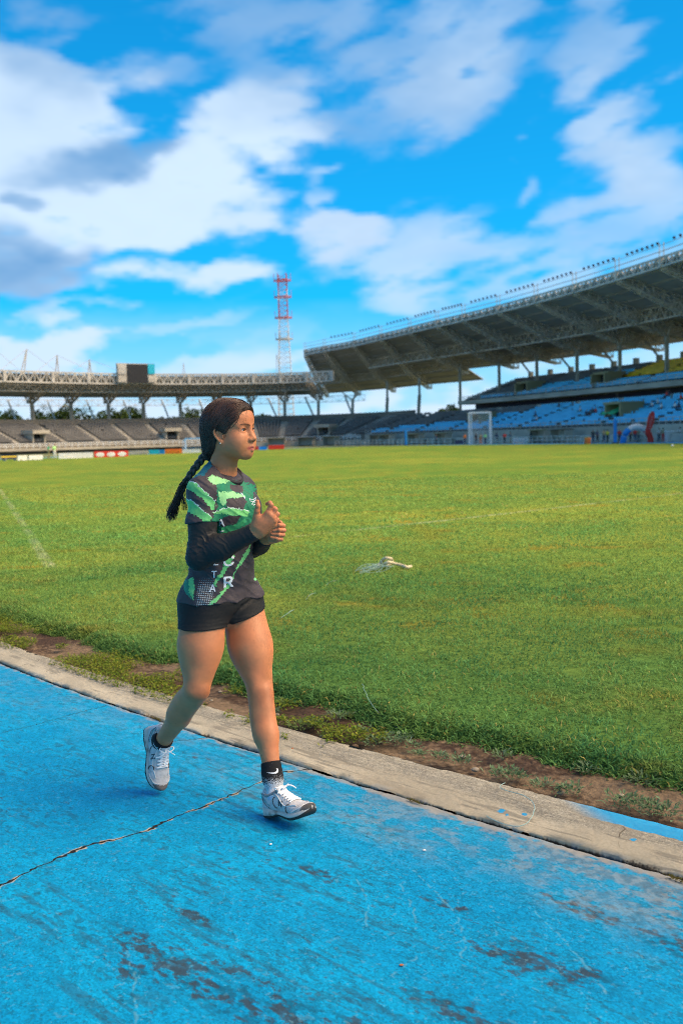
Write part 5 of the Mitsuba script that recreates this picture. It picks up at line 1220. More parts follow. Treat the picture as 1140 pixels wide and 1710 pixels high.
M('m_metal', pr((.75, .73, .70), .25, 1.0))
put(f'{RUN}__earring', trimesh.creation.icosphere(2, .0032).apply_translation(hw(.002, -.081, -.051)), 'm_metal', True)

# --- hair: a combed shell, strands lying on it, a plait and its loose end
HB = [(hE((-.014, 0, .033), (.108, .084, .0935)), .03), (hE((.040, 0, .057), (.0525, .0655, .047)), .03), (hE((-.052, 0, -.005), (.066, .074, .075)), .05), (hE((-.072, -.006, -.060), (.036, .050, .050)), .05), (Cap(hw(-.075, -.010, -.070), hw(-.092, -.022, -.098), .036, .022), .04)]
vhr = Vox(HO - [.17, .17, .19], HO + [.17, .17, .18], .0024)
vhr.add(HB)
def haircut(p):
    q = (p - HO) @ HA.T; x, y, z = q[..., 0], q[..., 1], q[..., 2]; ya = np.abs(y)
    # hairline over the brow, down the temple to the front of the ear, then behind the ear to the nape
    hl_ = np.where(z > -.02, .0295 + .533 / .846 * (z + .0) + .012 * np.exp(-((z - .045) / .02)**2) * np.clip(ya / .05, 0, 1) + .009 * np.clip(1 - ya / .05, 0, 1), .0)
    fr = (x - hl_) * .8
    fr = np.where(z < -.012, np.maximum(fr, (x + .020 + .30 * (-.012 - z)) * 1.0), fr)
    return fr
def comb(p):
    q = (p - HO) @ HA.T; a = np.arctan2(np.abs(q[:, 1]), q[:, 2] + .05); b = np.arctan2(q[:, 0] + .02, q[:, 2] + .1)
    soft = np.clip(-haircut(p) / .022, 0, 1)
    part = -np.exp(-(q[:, 1] / .004)**2) * (q[:, 2] > .06) * (q[:, 0] > -.06) * -.0035
    return soft * (.0009 * np.sin(a * 95 + 3.0 * meshkit.fbm(q * 25, 2, 4)) + .003 * (meshkit.fbm(np.stack([a * 14, b * 3, 0 * a], 1), 3, 5) - .5)) + part
vhr.ripple(comb, .012)
vhr.cut(haircut, .008)
vhr.sub([(hE((-.004, s * .088, -.021), (.0235, .022, .030)), .006) for s in (-1, 1)])
M('m_hair_shell', two(pr({'type': 'mesh_attribute', 'name': 'vertex_color'}, .6, 0, .25)))
M('m_hair', two(pr({'type': 'mesh_attribute', 'name': 'vertex_color'}, .38, 0, .55)))
def haircol(v, s=0): 
    n = meshkit.fbm(np.asarray(v) * 60, 3, 5 + s)[:, None]; return np.array([.034, .0185, .0135]) * (.6 + .9 * n) + np.array([.045, .012, .004]) * np.clip(n - .5, 0, 1)
hm = vhr.mesh(); HR = put(f'{RUN}__hair', hm, 'm_hair_shell', True, label='dark brown hair parted and drawn back into a low plait', color=haircol(hm.vertices) * .7)
root = hw(-.092, -.022, -.100)
rs = np.random.default_rng(3); st_v, st_f, st_c, nn_ = [], [], [], 0
starts = []
for _ in range(1500):
    t = rs.random(); 
    if rs.random() < .55: starts.append((ex(.072, -.085, t), rs.choice([-1, 1]) * rs.uniform(.002, .006), .12))
    else:
        zz = rs.uniform(-.02, .075); starts.append((.022 + .63 * zz, rs.choice([-1, 1]) * .088, zz))
_hv = np.asarray(hm.vertices); _hc = haircut(_hv); _hv = _hv[(_hc > -.007) & (_hc < .002) & (((_hv - HO) @ HA.T)[:, 2] > -.01)]
_hvl = _hv
for i_ in range(1100):
    q_ = (_hv[rs.integers(len(_hv))] - HO) @ HA.T; starts.append(tuple(q_))
_hv = np.asarray(hm.vertices); _hv = _hv[((_hv - HO) @ HA.T)[:, 2] > .02]
for i_ in range(1300): starts.append(tuple((_hv[rs.integers(len(_hv))] - HO) @ HA.T))
for (x, y, z) in starts:
    p0 = hw(x, y, z); s = np.sign(y)
    mid = hw(x * .35 - .035, s * .09, z * .35 - .02) if z > .09 else hw(x * .3 - .04, s * .085, z * .5 - .02)
    t = np.linspace(0, rs.uniform(.75, 1.0), 15)[:, None]
    c = (1 - t)**2 * p0 + 2 * t * (1 - t) * mid + t * t * (root + rs.normal(size=3) * .008)
    for _ in range(8):
        d = sample(vhr, c); g_ = grad(vhr, c, .004); g_ /= np.linalg.norm(g_, axis=1, keepdims=True) + 1e-9; c = c - g_ * np.clip(d, -.02, .02)[:, None] * .8
    d = sample(vhr, c); g_ = grad(vhr, c, .004); g_ /= np.linalg.norm(g_, axis=1, keepdims=True) + 1e-9
    if np.abs(d).max() > .01 or np.linalg.norm(np.diff(c, axis=0), axis=1).max() > .06: continue
    c = c + g_ * rs.uniform(.0002, .0022)
    w, f = tube(c, np.r_[np.full(12, .00075), .0006, .0004, .0002] * rs.uniform(.7, 1.4), 3, False)
    st_v.append(w); st_f.append(f + nn_); nn_ += len(w); b = rs.uniform(.5, 1.7); st_c.append(np.tile(np.array([.042, .023, .016]) * b + np.array([.04, .008, 0]) * (rs.random() < .25), (len(w), 1)))
# flyaways and the damp strands on the temple
for i in range(22):
    a = rs.uniform(-.09, .05); p0 = hw(a, rs.uniform(-.03, .03), .118 if a < .03 else .10); 
    c = spline([p0, p0 + rs.normal(size=3) * .006 - HA[0] * .012 + Z3 * rs.uniform(.001, .005), p0 - HA[0] * rs.uniform(.02, .04) + Z3 * rs.uniform(-.012, .002) + rs.normal(size=3) * .003], 9)
    w, f = tube(c, .00028, 3, False); st_v.append(w); st_f.append(f + nn_); nn_ += len(w); st_c.append(np.tile([.03, .018, .012], (len(w), 1)))
for i in range(30):
    p0 = hw(-.095, rs.uniform(-.05, .02), rs.uniform(-.08, .05)); c = spline([p0 + HA[0] * .02, p0 - HA[0] * rs.uniform(.002, .012) - Z3 * .03, p0 - HA[0] * rs.uniform(-.01, .014) - Z3 * rs.uniform(.05, .09)], 8)
    w, f = tube(c, .00028, 3, False); st_v.append(w); st_f.append(f + nn_); nn_ += len(w); st_c.append(np.tile([.035, .016, .010], (len(w), 1)))
put(f'{HR}__strand', (np.vstack(st_v), np.vstack(st_f)), 'm_hair', True, kind='stuff', color=np.clip(np.vstack(st_c), 0, 1))
def onskin(c, lift=.0012):
    for _ in range(6):
        d = sample(vh, c); g_ = grad(vh, c, .003); g_ /= np.linalg.norm(g_, axis=1, keepdims=True) + 1e-9; c = c - g_ * (d - lift)[:, None]
    return c
bv, bf, bn = [], [], 0
_q = (_hvl - HO) @ HA.T
for i in range(150):
    j = rs.integers(len(_hvl)); p0 = _hvl[j]; y = _q[j, 1]; dirv = HA[0] * rs.uniform(.5, 1) - Z3 * rs.uniform(.2, .9) + HA[1] * np.sign(y) * rs.uniform(0, .5); dirv /= np.linalg.norm(dirv)
    c = onskin(p0 + dirv * np.linspace(-.008, rs.uniform(.002, .008), 7)[:, None] + rs.normal(size=3) * .001, .0005); w, f = tube(c, np.linspace(.00030, .0001, 7), 3, False); bv.append(w); bf.append(f + bn); bn += len(w)
put(f'{HR}__fine_hairline', (np.vstack(bv), np.vstack(bf)), 'm_hair', True, kind='stuff', color=np.tile([.030, .016, .011], (bn, 1)))
wet = []
for pts, r in (([(.066, -.030, .070), (.066, -.042, .048), (.062, -.051, .030), (.050, -.058, .014), (.034, -.064, .006), (.018, -.070, .004)], .0014), ([(.064, -.030, .070), (.063, -.040, .052), (.052, -.053, .040), (.038, -.062, .020)], .0008),
               ([(.010, -.070, .0), (.012, -.072, -.02), (.010, -.070, -.04)], .0007), ([(.018, -.069, .008), (.022, -.068, -.010), (.018, -.068, -.030)], .0005)):
    c = onskin(spline([hw(*p) for p in pts], 24)); wet.append(tube(c, np.linspace(r, r * .5, 24), 5))
wm = cat(wet); put(f'{HR}__damp_strand', wm, 'm_hair', True, color=np.tile([.014, .009, .007], (len(wm[0]), 1)))
# plait
path = spline([root + [.012, 0, .035], AT(344, 757, 4.02), AT(336, 768, 4.03), AT(323, 785, 4.04), AT(311, 804, 4.045), AT(303, 819, 4.045)], 120)
L_ = np.r_[0, np.cumsum(np.linalg.norm(np.diff(path, axis=0), axis=1))]; tt = np.gradient(path, axis=0); tt /= np.linalg.norm(tt, axis=1, keepdims=True)
b1 = np.cross(tt, [0, 1.0, 0]); b1 /= np.linalg.norm(b1, axis=1, keepdims=True); b2 = np.cross(tt, b1)
vp2 = Vox(path.min(0) - .04, path.max(0) + .04, .0022)
for k_ in range(3):
    ph = L_ / .085 * 2 * np.pi + k_ * 2 * np.pi / 3; amp = .0105 * (1 - .35 * L_ / L_[-1])
    c = path + b1 * (np.sin(ph) * amp)[:, None] + b2 * (np.sin(2 * ph) * amp * .55)[:, None]
    vp2.add([(Cap(c[i], c[i + 3], .0095 * (1 - .3 * L_[i] / L_[-1]), .0095 * (1 - .3 * L_[i] / L_[-1])), .0015) for i in range(0, 117, 3)])
vp2.ripple(lambda p: .0012 * (meshkit.fbm(p * [500, 160, 160], 2, 3) - .5) * 2, .01)
pm = vp2.mesh(); PL = put(f'{HR}__plait', pm, 'm_hair', True, color=haircol(pm.vertices, 3) * .8)
tv, tf, tc_, nn_ = [], [], [], 0
for i in range(330):
    e = path[-1] + rs.normal(size=3) * [.006, .006, .004]; s0 = path[-14 - rs.integers(0, 20)] + rs.normal(size=3) * .006
    k_ = rs.random(); tip = (AT(277 + 18 * k_, 864 - 8 * abs(k_ - .4) + rs.normal() * 5, 4.05 + rs.normal() * .012) if rs.random() < .93 else AT(308 + rs.normal() * 3, 852, 4.03))
    c = spline([s0, e, ex(e, tip, .5) + rs.normal(size=3) * .0025 + Z3 * .004, tip], 10)
    w, f = tube(c, np.linspace(.0015, .0005, 10), 3, False); tv.append(w); tf.append(f + nn_); nn_ += len(w); tc_.append(np.tile(np.array([.018, .011, .009]) * rs.uniform(.5, 1.5), (len(w), 1)))
put(f'{HR}__plait_end', (np.vstack(tv), np.vstack(tf)), 'm_hair', True, kind='stuff', color=np.vstack(tc_))

# ------------------------------------------------------------------ grass, weeds and litter
def gpt(u, v, z=0.0):
    d = FW * FPX + RT * (u - 570) + UP * (855 - v); return EYE + d * ((z - EYE[2]) / d[2])
def blades(p, L, w, lean, r_, bend=.6):
    n = len(p); az = r_.uniform(0, 2 * np.pi, n); dirv = np.stack([np.cos(az), np.sin(az), 0 * az], 1); side = np.stack([-np.sin(az), np.cos(az), 0 * az], 1)
    tw = r_.uniform(-.6, .6, (n, 1)); side = side * np.cos(tw) + dirv * np.sin(tw)
    a = lean[:, None]; L = L[:, None]; w = w[:, None]
    m = p + dirv * (L * .45 * np.sin(a)) + Z3 * (L * .5 * np.cos(a))
    a2 = a + bend; t = m + dirv * (L * .55 * np.sin(a2)) + Z3 * (L * .5 * np.cos(a2))
    v = np.stack([p - side * w * .4, p + side * w * .4, m + side * w * .5, m - side * w * .5, t], 1).reshape(-1, 3)
    b = np.arange(n)[:, None] * 5
    f = np.stack([b + [0, 1, 2], b + [0, 2, 3], b + [3, 2, 4]], 1).reshape(-1, 3)
    return v, f
def gcol(p, r_, k=1.0):
    n = len(p); q = p * [1, 1, 0]
    big = meshkit.fbm(q * .55 + 3, 4, 2)[:, None]; mid = meshkit.fbm(q * 2.6, 3, 7)[:, None]; rr = r_.random((n, 1))
    t = np.clip((big * .55 + mid * .45 - .34) * 3.2, 0, 1)
    c = np.array([.050, .150, .060]) * (1 - t) + np.array([.120, .230, .072]) * t
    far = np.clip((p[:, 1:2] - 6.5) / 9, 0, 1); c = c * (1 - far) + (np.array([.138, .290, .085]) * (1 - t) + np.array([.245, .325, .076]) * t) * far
    yel = np.clip((meshkit.fbm(q * 1.6 + 11, 4, 15)[:, None] - .62) * 5, 0, 1) * .5; c = c * (1 - yel) + np.array([.28, .19, .03]) * yel
    dead = (rr < .035); c = np.where(dead, np.array([.30, .25, .09]), c)
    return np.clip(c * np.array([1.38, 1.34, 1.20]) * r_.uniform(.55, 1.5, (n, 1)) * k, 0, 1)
r_ = np.random.default_rng(11)
def kpos(s, r): return np.stack([np.interp(s, K.s, K.q[:, 0]) + r * np.interp(s, K.s, K.n[:, 0]), np.interp(s, K.s, K.q[:, 1]) + r * np.interp(s, K.s, K.n[:, 1])], 1)
def inview(xy, mg): 
    return (np.abs(xy[:, 0]) < .36 * xy[:, 1] + mg) & (xy[:, 1] > 2.2)
def zfield(s, r, xy): 
    p = np.c_[xy, 0 * s]; return fz(s, r, p)
GV, GF, GC, gn = [], [], [], 0
def addg(v, f, c):
    global gn
    GV.append(v); GF.append(f + gn); GC.append(np.repeat(c, 5, 0)); gn += len(v)
# near turf
n = 290000; s = r_.uniform(S0 - 4.5, S1 + 2.6, n); r = .55 + 6.5 * r_.random(n)**1.15; e = EDGE(s); ok = (r > e - .02) & (r_.random(n) > np.clip((r - 2.6) / 4.4, 0, 1)); s, r = s[ok], r[ok]; xy = kpos(s, r); ok = inview(xy, .5) & (xy[:, 1] < 13); s, r, xy = s[ok], r[ok], xy[ok]
p = np.c_[xy, zfield(s, r, xy) - .004]; bare = meshkit.fbm(p * [3, 3, 0], 3, 33) > .80; p, r, s = p[~bare], r[~bare], s[~bare]
cl = meshkit.fbm(p * [5, 5, 0], 3, 44); u = r - EDGE(s)
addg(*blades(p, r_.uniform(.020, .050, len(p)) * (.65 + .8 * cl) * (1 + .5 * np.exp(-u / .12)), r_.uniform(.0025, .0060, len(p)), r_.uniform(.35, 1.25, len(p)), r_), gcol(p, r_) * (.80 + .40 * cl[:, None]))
# broad leafy mat along the turf edge
n = 36000; s = r_.uniform(S0 - 2.2, S1 + 2.6, n); u = np.abs(r_.normal(0, .12, n)); r = EDGE(s) - .03 + u; xy = kpos(s, r); ok = inview(xy, .5); s, r, xy = s[ok], r[ok], xy[ok]
p = np.c_[xy, zfield(s, r, xy) + r_.uniform(-.012, .02, len(s))]
addg(*blades(p, r_.uniform(.016, .042, len(p)), r_.uniform(.004, .009, len(p)), r_.uniform(.4, 1.5, len(p)), r_), gcol(p, r_) * .85)
# middle distance
n = 90000; s = r_.uniform(S0 - 24, S0 - 3.0, n); r = r_.uniform(.6, 3.6, n); xy = kpos(s, r); ok = inview(xy, .4); s, r, xy = s[ok], r[ok], xy[ok]; p = np.c_[xy, zfield(s, r, xy)]
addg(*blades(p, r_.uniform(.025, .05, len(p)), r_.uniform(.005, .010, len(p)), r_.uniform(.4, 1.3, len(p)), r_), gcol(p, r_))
for n, y0, y1, L0, L1, w0, w1 in ((120000, 8, 16, .03, .055, .006, .011), (90000, 14, 34, .03, .06, .014, .026)):
    y = y0 + (y1 - y0) * r_.random(n)**.8; x = r_.uniform(-1, 1, n) * (.36 * y + .5); xy = np.c_[x, y]
    import shapely; ok = shapely.contains_xy(field_poly, xy[:, 0], xy[:, 1]); xy = xy[ok]; p = np.c_[xy, np.full(len(xy), .05)]
    cl = meshkit.fbm(p * [1.6, 1.6, 0], 3, 44)
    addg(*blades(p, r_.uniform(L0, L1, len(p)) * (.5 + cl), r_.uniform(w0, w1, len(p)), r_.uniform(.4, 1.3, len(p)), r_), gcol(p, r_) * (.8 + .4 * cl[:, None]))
_gv, _gc = np.vstack(GV), np.clip(np.vstack(GC), 0, 1)
# worn chalk of the pitch lines shows on the blades too
def ldist(p, L):
    b = np.full(len(p), 9.0)
    for a, c in zip(L[:-1], L[1:]):
        a, c = np.array(a), np.array(c); t = np.clip(((p - a) @ (c - a)) / ((c - a) @ (c - a)), 0, 1); b = np.minimum(b, np.linalg.norm(p - a - t[:, None] * (c - a), axis=1))
    return b
ld = np.minimum.reduce([ldist(_gv[:, :2], L) for L in LINES]); lm = (np.clip((.085 - ld) / .05, 0, 1) * np.clip((meshkit.fbm(_gv * [1.5, 1.5, 0], 3, 8) - .3) * 3, 0, 1) * .38)[:, None]
_gc = _gc * (1 - lm) + np.array([.46, .48, .30]) * lm
struct('grass', (_gv, np.vstack(GF)), 'm_blade', False, 'short trodden green turf blades thick along the edge of the field', 'stuff', color=_gc); labels['grass']['category'] = 'grass'
def leaf(p, az, el, L, w):
    d = np.array([math.cos(az) * math.cos(el), math.sin(az) * math.cos(el), math.sin(el)]); sd = np.array([-math.sin(az), math.cos(az), 0])
    q = [p, p + d * L * .45 + sd * w * .5 + Z3 * L * .06, p + d * L - Z3 * L * .12, p + d * L * .45 - sd * w * .5 + Z3 * L * .06, p + d * L * .5]
    return np.array(q), np.array([[0, 1, 4], [1, 2, 4], [4, 2, 3], [0, 4, 3]])
# low yellow green creeper between kerb and turf on the left
CV, CF, CC, cn = [], [], [], 0
n = 30000; s = r_.uniform(S0 - 2.5, S0 + 3.4, n); r = np.clip(r_.normal(.40, .13, n), .17, .68); xy = kpos(s, r)
q = np.c_[xy, 0 * s]; dn = meshkit.fbm(q * [3.2, 3.2, 0], 3, 61) + .16 * np.clip((S0 + 2.0 - s) / 2, -1, 1) - .45 * np.abs(r - .36)
for i in np.nonzero(dn > .50)[0]:
    v, f = leaf(np.array([xy[i, 0], xy[i, 1], .018 + r_.uniform(0, .035)]), r_.uniform(0, 6.28), r_.uniform(.05, .9), r_.uniform(.012, .03), r_.uniform(.006, .014)); CV.append(v); CF.append(f + cn); cn += 5
    t = r_.random(); CC.append(np.tile((np.array([.10, .18, .03]) * (1 - t) + np.array([.26, .27, .04]) * t) * r_.uniform(.6, 1.3), (5, 1)))
struct('ground_cover', (np.vstack(CV), np.vstack(CF)), 'm_blade', False, 'low yellow green creeping weeds between the kerb and the turf at the left', 'stuff', color=np.clip(np.vstack(CC), 0, 1)); labels['ground_cover']['category'] = 'weeds'
# single weeds along the bare strip
WU = [(500, 1218, .07), (515, 1210, .05), (548, 1228, .05), (562, 1200, .07), (580, 1198, .04), (530, 1215, .06), (620, 1243, .06), (612, 1225, .05), (655, 1242, .05), (668, 1238, .06), (645, 1232, .045), (690, 1248, .05), (735, 1268, .05), (770, 1275, .06), (830, 1295, .05), (848, 1297, .07), (862, 1300, .06), (900, 1315, .05), (940, 1322, .05), (955, 1325, .07), (1040, 1345, .09), (1060, 1350, .08), (1090, 1358, .08), (1115, 1364, .09), (835, 1265, .05), (980, 1290, .07), (1070, 1310, .08), (700, 1262, .04), (455, 1192, .05), (475, 1176, .05)]
WU.sort()
for i, (u, v, sz) in enumerate(WU):
    sz *= 1.15; o = gpt(u, v, .02); nl = int(26 + sz * 650); ms = []; cc = []
    gy = .5 if u < 600 and i % 3 else 0
    for j in range(nl):
        b = o + np.array([r_.normal() * sz * .35, r_.normal() * sz * .35, r_.uniform(0, sz * .35)]); az = math.atan2(b[1] - o[1], b[0] - o[0]) + r_.normal() * .7
        ms.append(leaf(b, az, r_.uniform(.1, 1.1), r_.uniform(.014, .032) * (.7 + sz * 6), r_.uniform(.006, .012))); t = r_.random()
        cc.append(np.tile(((np.array([.10, .18, .085]) * (1 - t) + np.array([.21, .28, .16]) * t) * (1 - gy) + np.array([.17, .22, .03]) * gy) * r_.uniform(.6, 1.3), (5, 1)))
    if False:
        for j in range(7):
            a = r_.uniform(0, 6.28); h = r_.uniform(.05, .10); ms.append((np.vstack([o - [.001, 0, 0], o + [.001, 0, 0], o + [math.cos(a) * h * .6, math.sin(a) * h * .6, h], o + [math.cos(a) * h * .3, math.sin(a) * h * .3, h * .6], o]), np.array([[0, 1, 2], [0, 1, 3]]))); cc.append(np.tile([.12, .20, .04], (5, 1)))
    m = cat(ms); k = put('weed', m, 'm_blade', color=np.clip(np.vstack(cc), 0, 1))
    labels[k] = {'label': f'small {"yellow green" if gy else "grey green"} leafy weed in the soil strip along the kerb, {ORD[i]} from the left', 'category': 'weed', 'group': 'weeds along the soil strip'}
# moss tufts in the joint
for i, (u, v) in enumerate(((690, 1341), (1128, 1472), (262, 1203), (455, 1268))):
    o = gpt(u, v, .0); ms = [leaf(o + np.array([LT[0], LT[1], 0]) * r_.normal() * .022 + np.array([0, 0, r_.uniform(0, .01)]), r_.uniform(0, 6.28), r_.uniform(.2, 1), .012, .004) for j in range(70)]; m = cat(ms)
    k = put('moss_tuft', m, 'm_blade', color=np.tile([.13, .11, .03], (len(m[0]), 1)))
    labels[k] = {'label': ('mossy brown tuft in the joint ahead of the leading shoe', 'mossy brown tuft in the joint at the right edge', 'mossy tuft in the joint left of the trailing leg', 'mossy tuft in the joint behind the leading ankle')[i], 'category': 'moss', 'group': 'moss in the kerb joint'}
# clods and pebbles
for i in range(26):
    s = S0 + .3 + r_.random() * 5.2; r = r_.uniform(.34, .58); q = kpos(np.array([s]), np.array([r]))[0]; z = r_.uniform(.006, .014)
    m = trimesh.creation.icosphere(2, z); m.vertices *= 1 + .5 * (meshkit.fbm(np.asarray(m.vertices) * 120 + i, 3, i)[:, None] - .5); m.apply_scale([1.3, 1, .7]); m.apply_translation([q[0], q[1], .012])
    k = put('pebble', m, 'm_pebble' if i % 3 else 'm_soil', True); labels[k] = {'label': 'small pebble or clod of earth on the bare soil strip', 'category': 'pebble', 'group': 'pebbles on the soil strip'}
M('m_pebble', two(pr(mottled((.26, .22, .17), .4, 30, 200), .9)))
M('m_twine', two(pr((.24, .36, .34), .6))); M('m_rope', two(pr(mottled((.60, .50, .32), .3, 30, 120), .8)))
def cord(name, pts, rad, mat, label, catg, wig=.01, n=60, zz=.075):
    q = spline([np.append(gpt(u, v, z)[:2], z) for u, v, z in pts], n); r2 = np.random.default_rng(len(pts) + n); w = np.cumsum(r2.normal(size=(n, 3)), 0); w -= np.linspace(0, 1, n)[:, None] * w[-1]; q = q + w * wig * [1, 1, .25] * .25
    if zz > .1: q[:, 2] = .062 + .016 * np.sin(np.linspace(0, 26, n)) - .014 * np.exp(-((np.linspace(0, 1, n) - .3) / .16)**2)
    k = put(name, tube(q, rad, 6), mat, True); labels[k] = {'label': label, 'category': catg}; return k
cord('twine', [(625, 946, .08), (600, 955, .085), (560, 966, .085), (530, 984, .08), (512, 996, .09), (498, 1006, .085), (478, 1022, .09), (456, 1036, .085), (436, 1052, .08)], .0026, 'm_twine', 'pale blue twine trailing across the grass from the frayed rope', 'twine', .02, zz=.2)
cord('twine', [(604, 1143, .115), (606, 1156, .12), (612, 1170, .10), (622, 1186, .07), (634, 1200, .03), (650, 1212, .02), (672, 1222, .02), (682, 1238, .02)], .0012, 'm_twine', 'thin pale twine hanging over the turf edge onto the bare soil', 'twine', .008)
cord('twine', [(842, 1308, .058), (840, 1320, .058), (862, 1326, .057), (884, 1338, .057), (886, 1358, .053), (866, 1380, .045), (838, 1376, .04), (812, 1362, .042)], .0016, 'm_twine', 'thin green twine lying in a loop on the concrete kerb', 'twine', .004)
k = cord('rope', [(632, 946, .08), (637, 938, .12), (646, 932, .17), (652, 938, .12), (644, 944, .09), (650, 938, .14), (658, 940, .12), (668, 943, .10), (678, 947, .085), (686, 946, .08)], .018, 'm_rope', 'frayed cream rope end lying in a tangle on the grass', 'rope', .02, 50)
fr = []
for i in range(18):
    o = gpt(640, 944, .10) + r_.normal(size=3) * [.05, .08, .02]; e_ = gpt(604 + r_.normal() * 10, 953 + r_.normal() * 3, .08); fr.append(tube(spline([o, ex(o, e_, .5) + r_.normal(size=3) * .03, e_], 8), .0028, 3, False))
put(f'{k}__frayed_fibre', cat(fr), 'm_twine', kind='stuff')
for i, (u, v, c_) in enumerate(((452, 1410, 'm_white'), (708, 1420, 'm_white'), (670, 1612, 'm_litter'), (488, 1250, 'm_litter'))):
    z = .004 if v > 1300 else .052; q = gpt(u, v, z); m = trimesh.creation.icosphere(2, .006); m.vertices *= 1 + .6 * (meshkit.fbm(np.asarray(m.vertices) * 150 + i, 3, i)[:, None] - .5); m.apply_scale([1.0, .7, .3]); m.apply_translation(q)
    k = put('litter_scrap', m, c_, True); labels[k] = {'label': ('small white speck on the track below the leading shoe', 'small white speck on the track right of the leading shoe', 'small orange leaf scrap on the track near the bottom', 'small brown leaf scrap on the kerb right of the leading knee')[i], 'category': 'litter'}
M('m_litter', two(pr((.42, .12, .03), .8)))

# ------------------------------------------------------------------ across the field
def ground_at(u, d): 
    b = FW * FPX + RT * (u - 570) + UP * (855 - 735); return np.array([b[0] / b[1] * d, d, 0.0])
def vpx(v, u, d): return 1.47 + ((570 - u) * .02689 + 732 - v) / FPX * d
BOARDS = [(1, 26, 760, 767, 104, 'm_navy', 'low dark board with a yellow band at the far left edge'), (28, 43.5, 760.5, 770, 104, 'm_white', 'small blank white board, first from the left'), (46.5, 70, 760, 769, 106, 'm_white', 'blank white board, second white one from the left'), (96.5, 154, 756, 766.5, 110, 'm_white', 'long blank white board left of the red one'),
          (156, 213, 753, 764.5, 113, 'm_red', 'red board with three white ovals'), (215, 246, 752, 760, 131, 'm_steel_dark', 'dark grey board with pale lettering'), (248, 265, 751, 759.5, 132, 'm_cyan', 'cyan board beside the orange one'), (265.5, 274, 751, 759, 132, 'm_blue', 'narrow blue board left of the orange one'), (275, 303, 749.5, 759, 132, 'm_orange', 'orange and yellow board left of the small goal'),
          (304, 333, 750, 757.5, 135, 'm_white', 'white board under the small goal'), (424, 431, 745, 751.5, 154, 'm_red', 'narrow red board just right of the runner\'s mouth'), (432, 445, 745.5, 751.5, 154, 'm_blue', 'short blue board right of the runner\'s face'), (448, 474, 743, 751.5, 153, 'm_red', 'red board with three slanted pale stripes'), (856, 881, 731, 741.5, 150, 'm_white', 'white board with a blue band near the player in red'), (759, 773, 735, 741.5, 151, 'm_navy', 'dark green bench box left of the player in orange')]
for (u0_, u1_, v0_, v1_, d, b, lab) in BOARDS:
    a, c = ground_at(u0_, d), ground_at(u1_, d + (1.5 if u0_ < 210 else 0)); um_ = (u0_ + u1_) / 2; h = vpx(v0_, um_, d) - max(vpx(v1_, um_, d), 0.0) ; z0_ = max(vpx(v1_, um_, d), .0)
    k = thing('advertising_board', lab, 'board', 'boards along the far edge of the field'); mid = (a + c) / 2; L = np.linalg.norm(c - a); an = math.atan2(c[1] - a[1], c[0] - a[0])
    put(f'{k}__panel', box(mid[0], mid[1], z0_ + h / 2, L, .06, h, an), b)
    for f_ in (.15, .85): put(f'{k}__foot', box(*(a * (1 - f_) + c * f_ + [0, .25, z0_ / 2 + .1]), .06, .5, .2 + z0_, an), 'm_steel_dark')
    dx = (c - a) / L
    if 'ovals' in lab:
        for f in (.18, .5, .82):
            m = trimesh.creation.icosphere(3, 1.0); m.apply_scale([.48, .02, h * .34]); m.apply_transform(trimesh.transformations.rotation_matrix(an, [0, 0, 1])); m.apply_translation(a + dx * L * f + [0, -.045, z0_ + h * .48]); put(f'{k}__oval', m, 'm_white', True)
    elif 'lettering' in lab or 'orange and' in lab or 'blue band' in lab:
        nn = 7; P = [a + dx * L * (.12 + .76 * i / (nn - 1)) + [0, -.04, z0_ + h * .28] for i in range(nn)]; Q = [p_ + [.06 * (i % 3 - 1), 0, h * (.36 + .1 * (i % 2))] for i, p_ in enumerate(P)]
        put(f'{k}__lettering', cat([bars(np.array(P), np.array(Q), .11, .02)]), {'dark': 'm_white', 'oran': 'm_yellow', 'whit': 'm_blue'}[lab[:4]], kind='stuff')
    elif 'stripes' in lab:
        for f in (.2, .5, .8): put(f'{k}__stripe', bars(a + dx * L * f + [-.15, -.04, z0_ + .05], a + dx * L * f + [.2, -.04, z0_ + h - .05], .14, .02), 'm_orange')
    elif 'yellow band' in lab: put(f'{k}__band', box(mid[0], mid[1] - .045, z0_ + h * .62, L, .03, h * .35, an), 'm_yellow')
# small goal at the left and tall throwing cage, not a goal, at the right
GO = thing('goal', 'small white football goal on the far edge behind the runner\'s head', 'goal')
a, c = ground_at(309.5, 150), ground_at(352, 147); h = 2.05; bk = np.array([-.6, 1.1, 0])
put(f'{GO}__post', bars(a, a + [0, 0, h], .2), 'm_white'); put(f'{GO}__post', bars(c, c + [0, 0, h], .2), 'm_white'); put(f'{GO}__crossbar', bars(a + [0, 0, h], c + [0, 0, h], .2), 'm_white')
put(f'{GO}__back_frame', cat([bars(np.array([a + [0, 0, h], c + [0, 0, h], a + bk, a, c]), np.array([a + bk + [0, 0, h * .8], c + bk + [0, 0, h * .8], c + bk, a + bk, c + bk]), .07), bars(np.array([a + bk, c + bk]), np.array([a + bk + [0, 0, h * .8], c + bk + [0, 0, h * .8]]), .07)]), 'm_white')
nt = []
for f in np.linspace(0, 1, 16): nt.append(bars(ex(a, c, f) + bk, ex(a, c, f) + bk + [0, 0, h * .8], .015))
for f in np.linspace(0, .8, 9): nt.append(bars(a + bk + [0, 0, h * f], c + bk + [0, 0, h * f], .015))
put(f'{GO}__net', cat(nt), 'm_white', kind='stuff')
CG = thing('goal', 'tall white square throwing cage frame with netting standing before the blue seats', 'goal')
a, c = ground_at(783.5, 152), ground_at(818, 152); h = 4.85; bk = np.array([1.0, 5.0, 0])
for p_ in (a, c, a + bk, c + bk * .8): put(f'{CG}__post', bars(p_, p_ + [0, 0, h], .19), 'm_white')
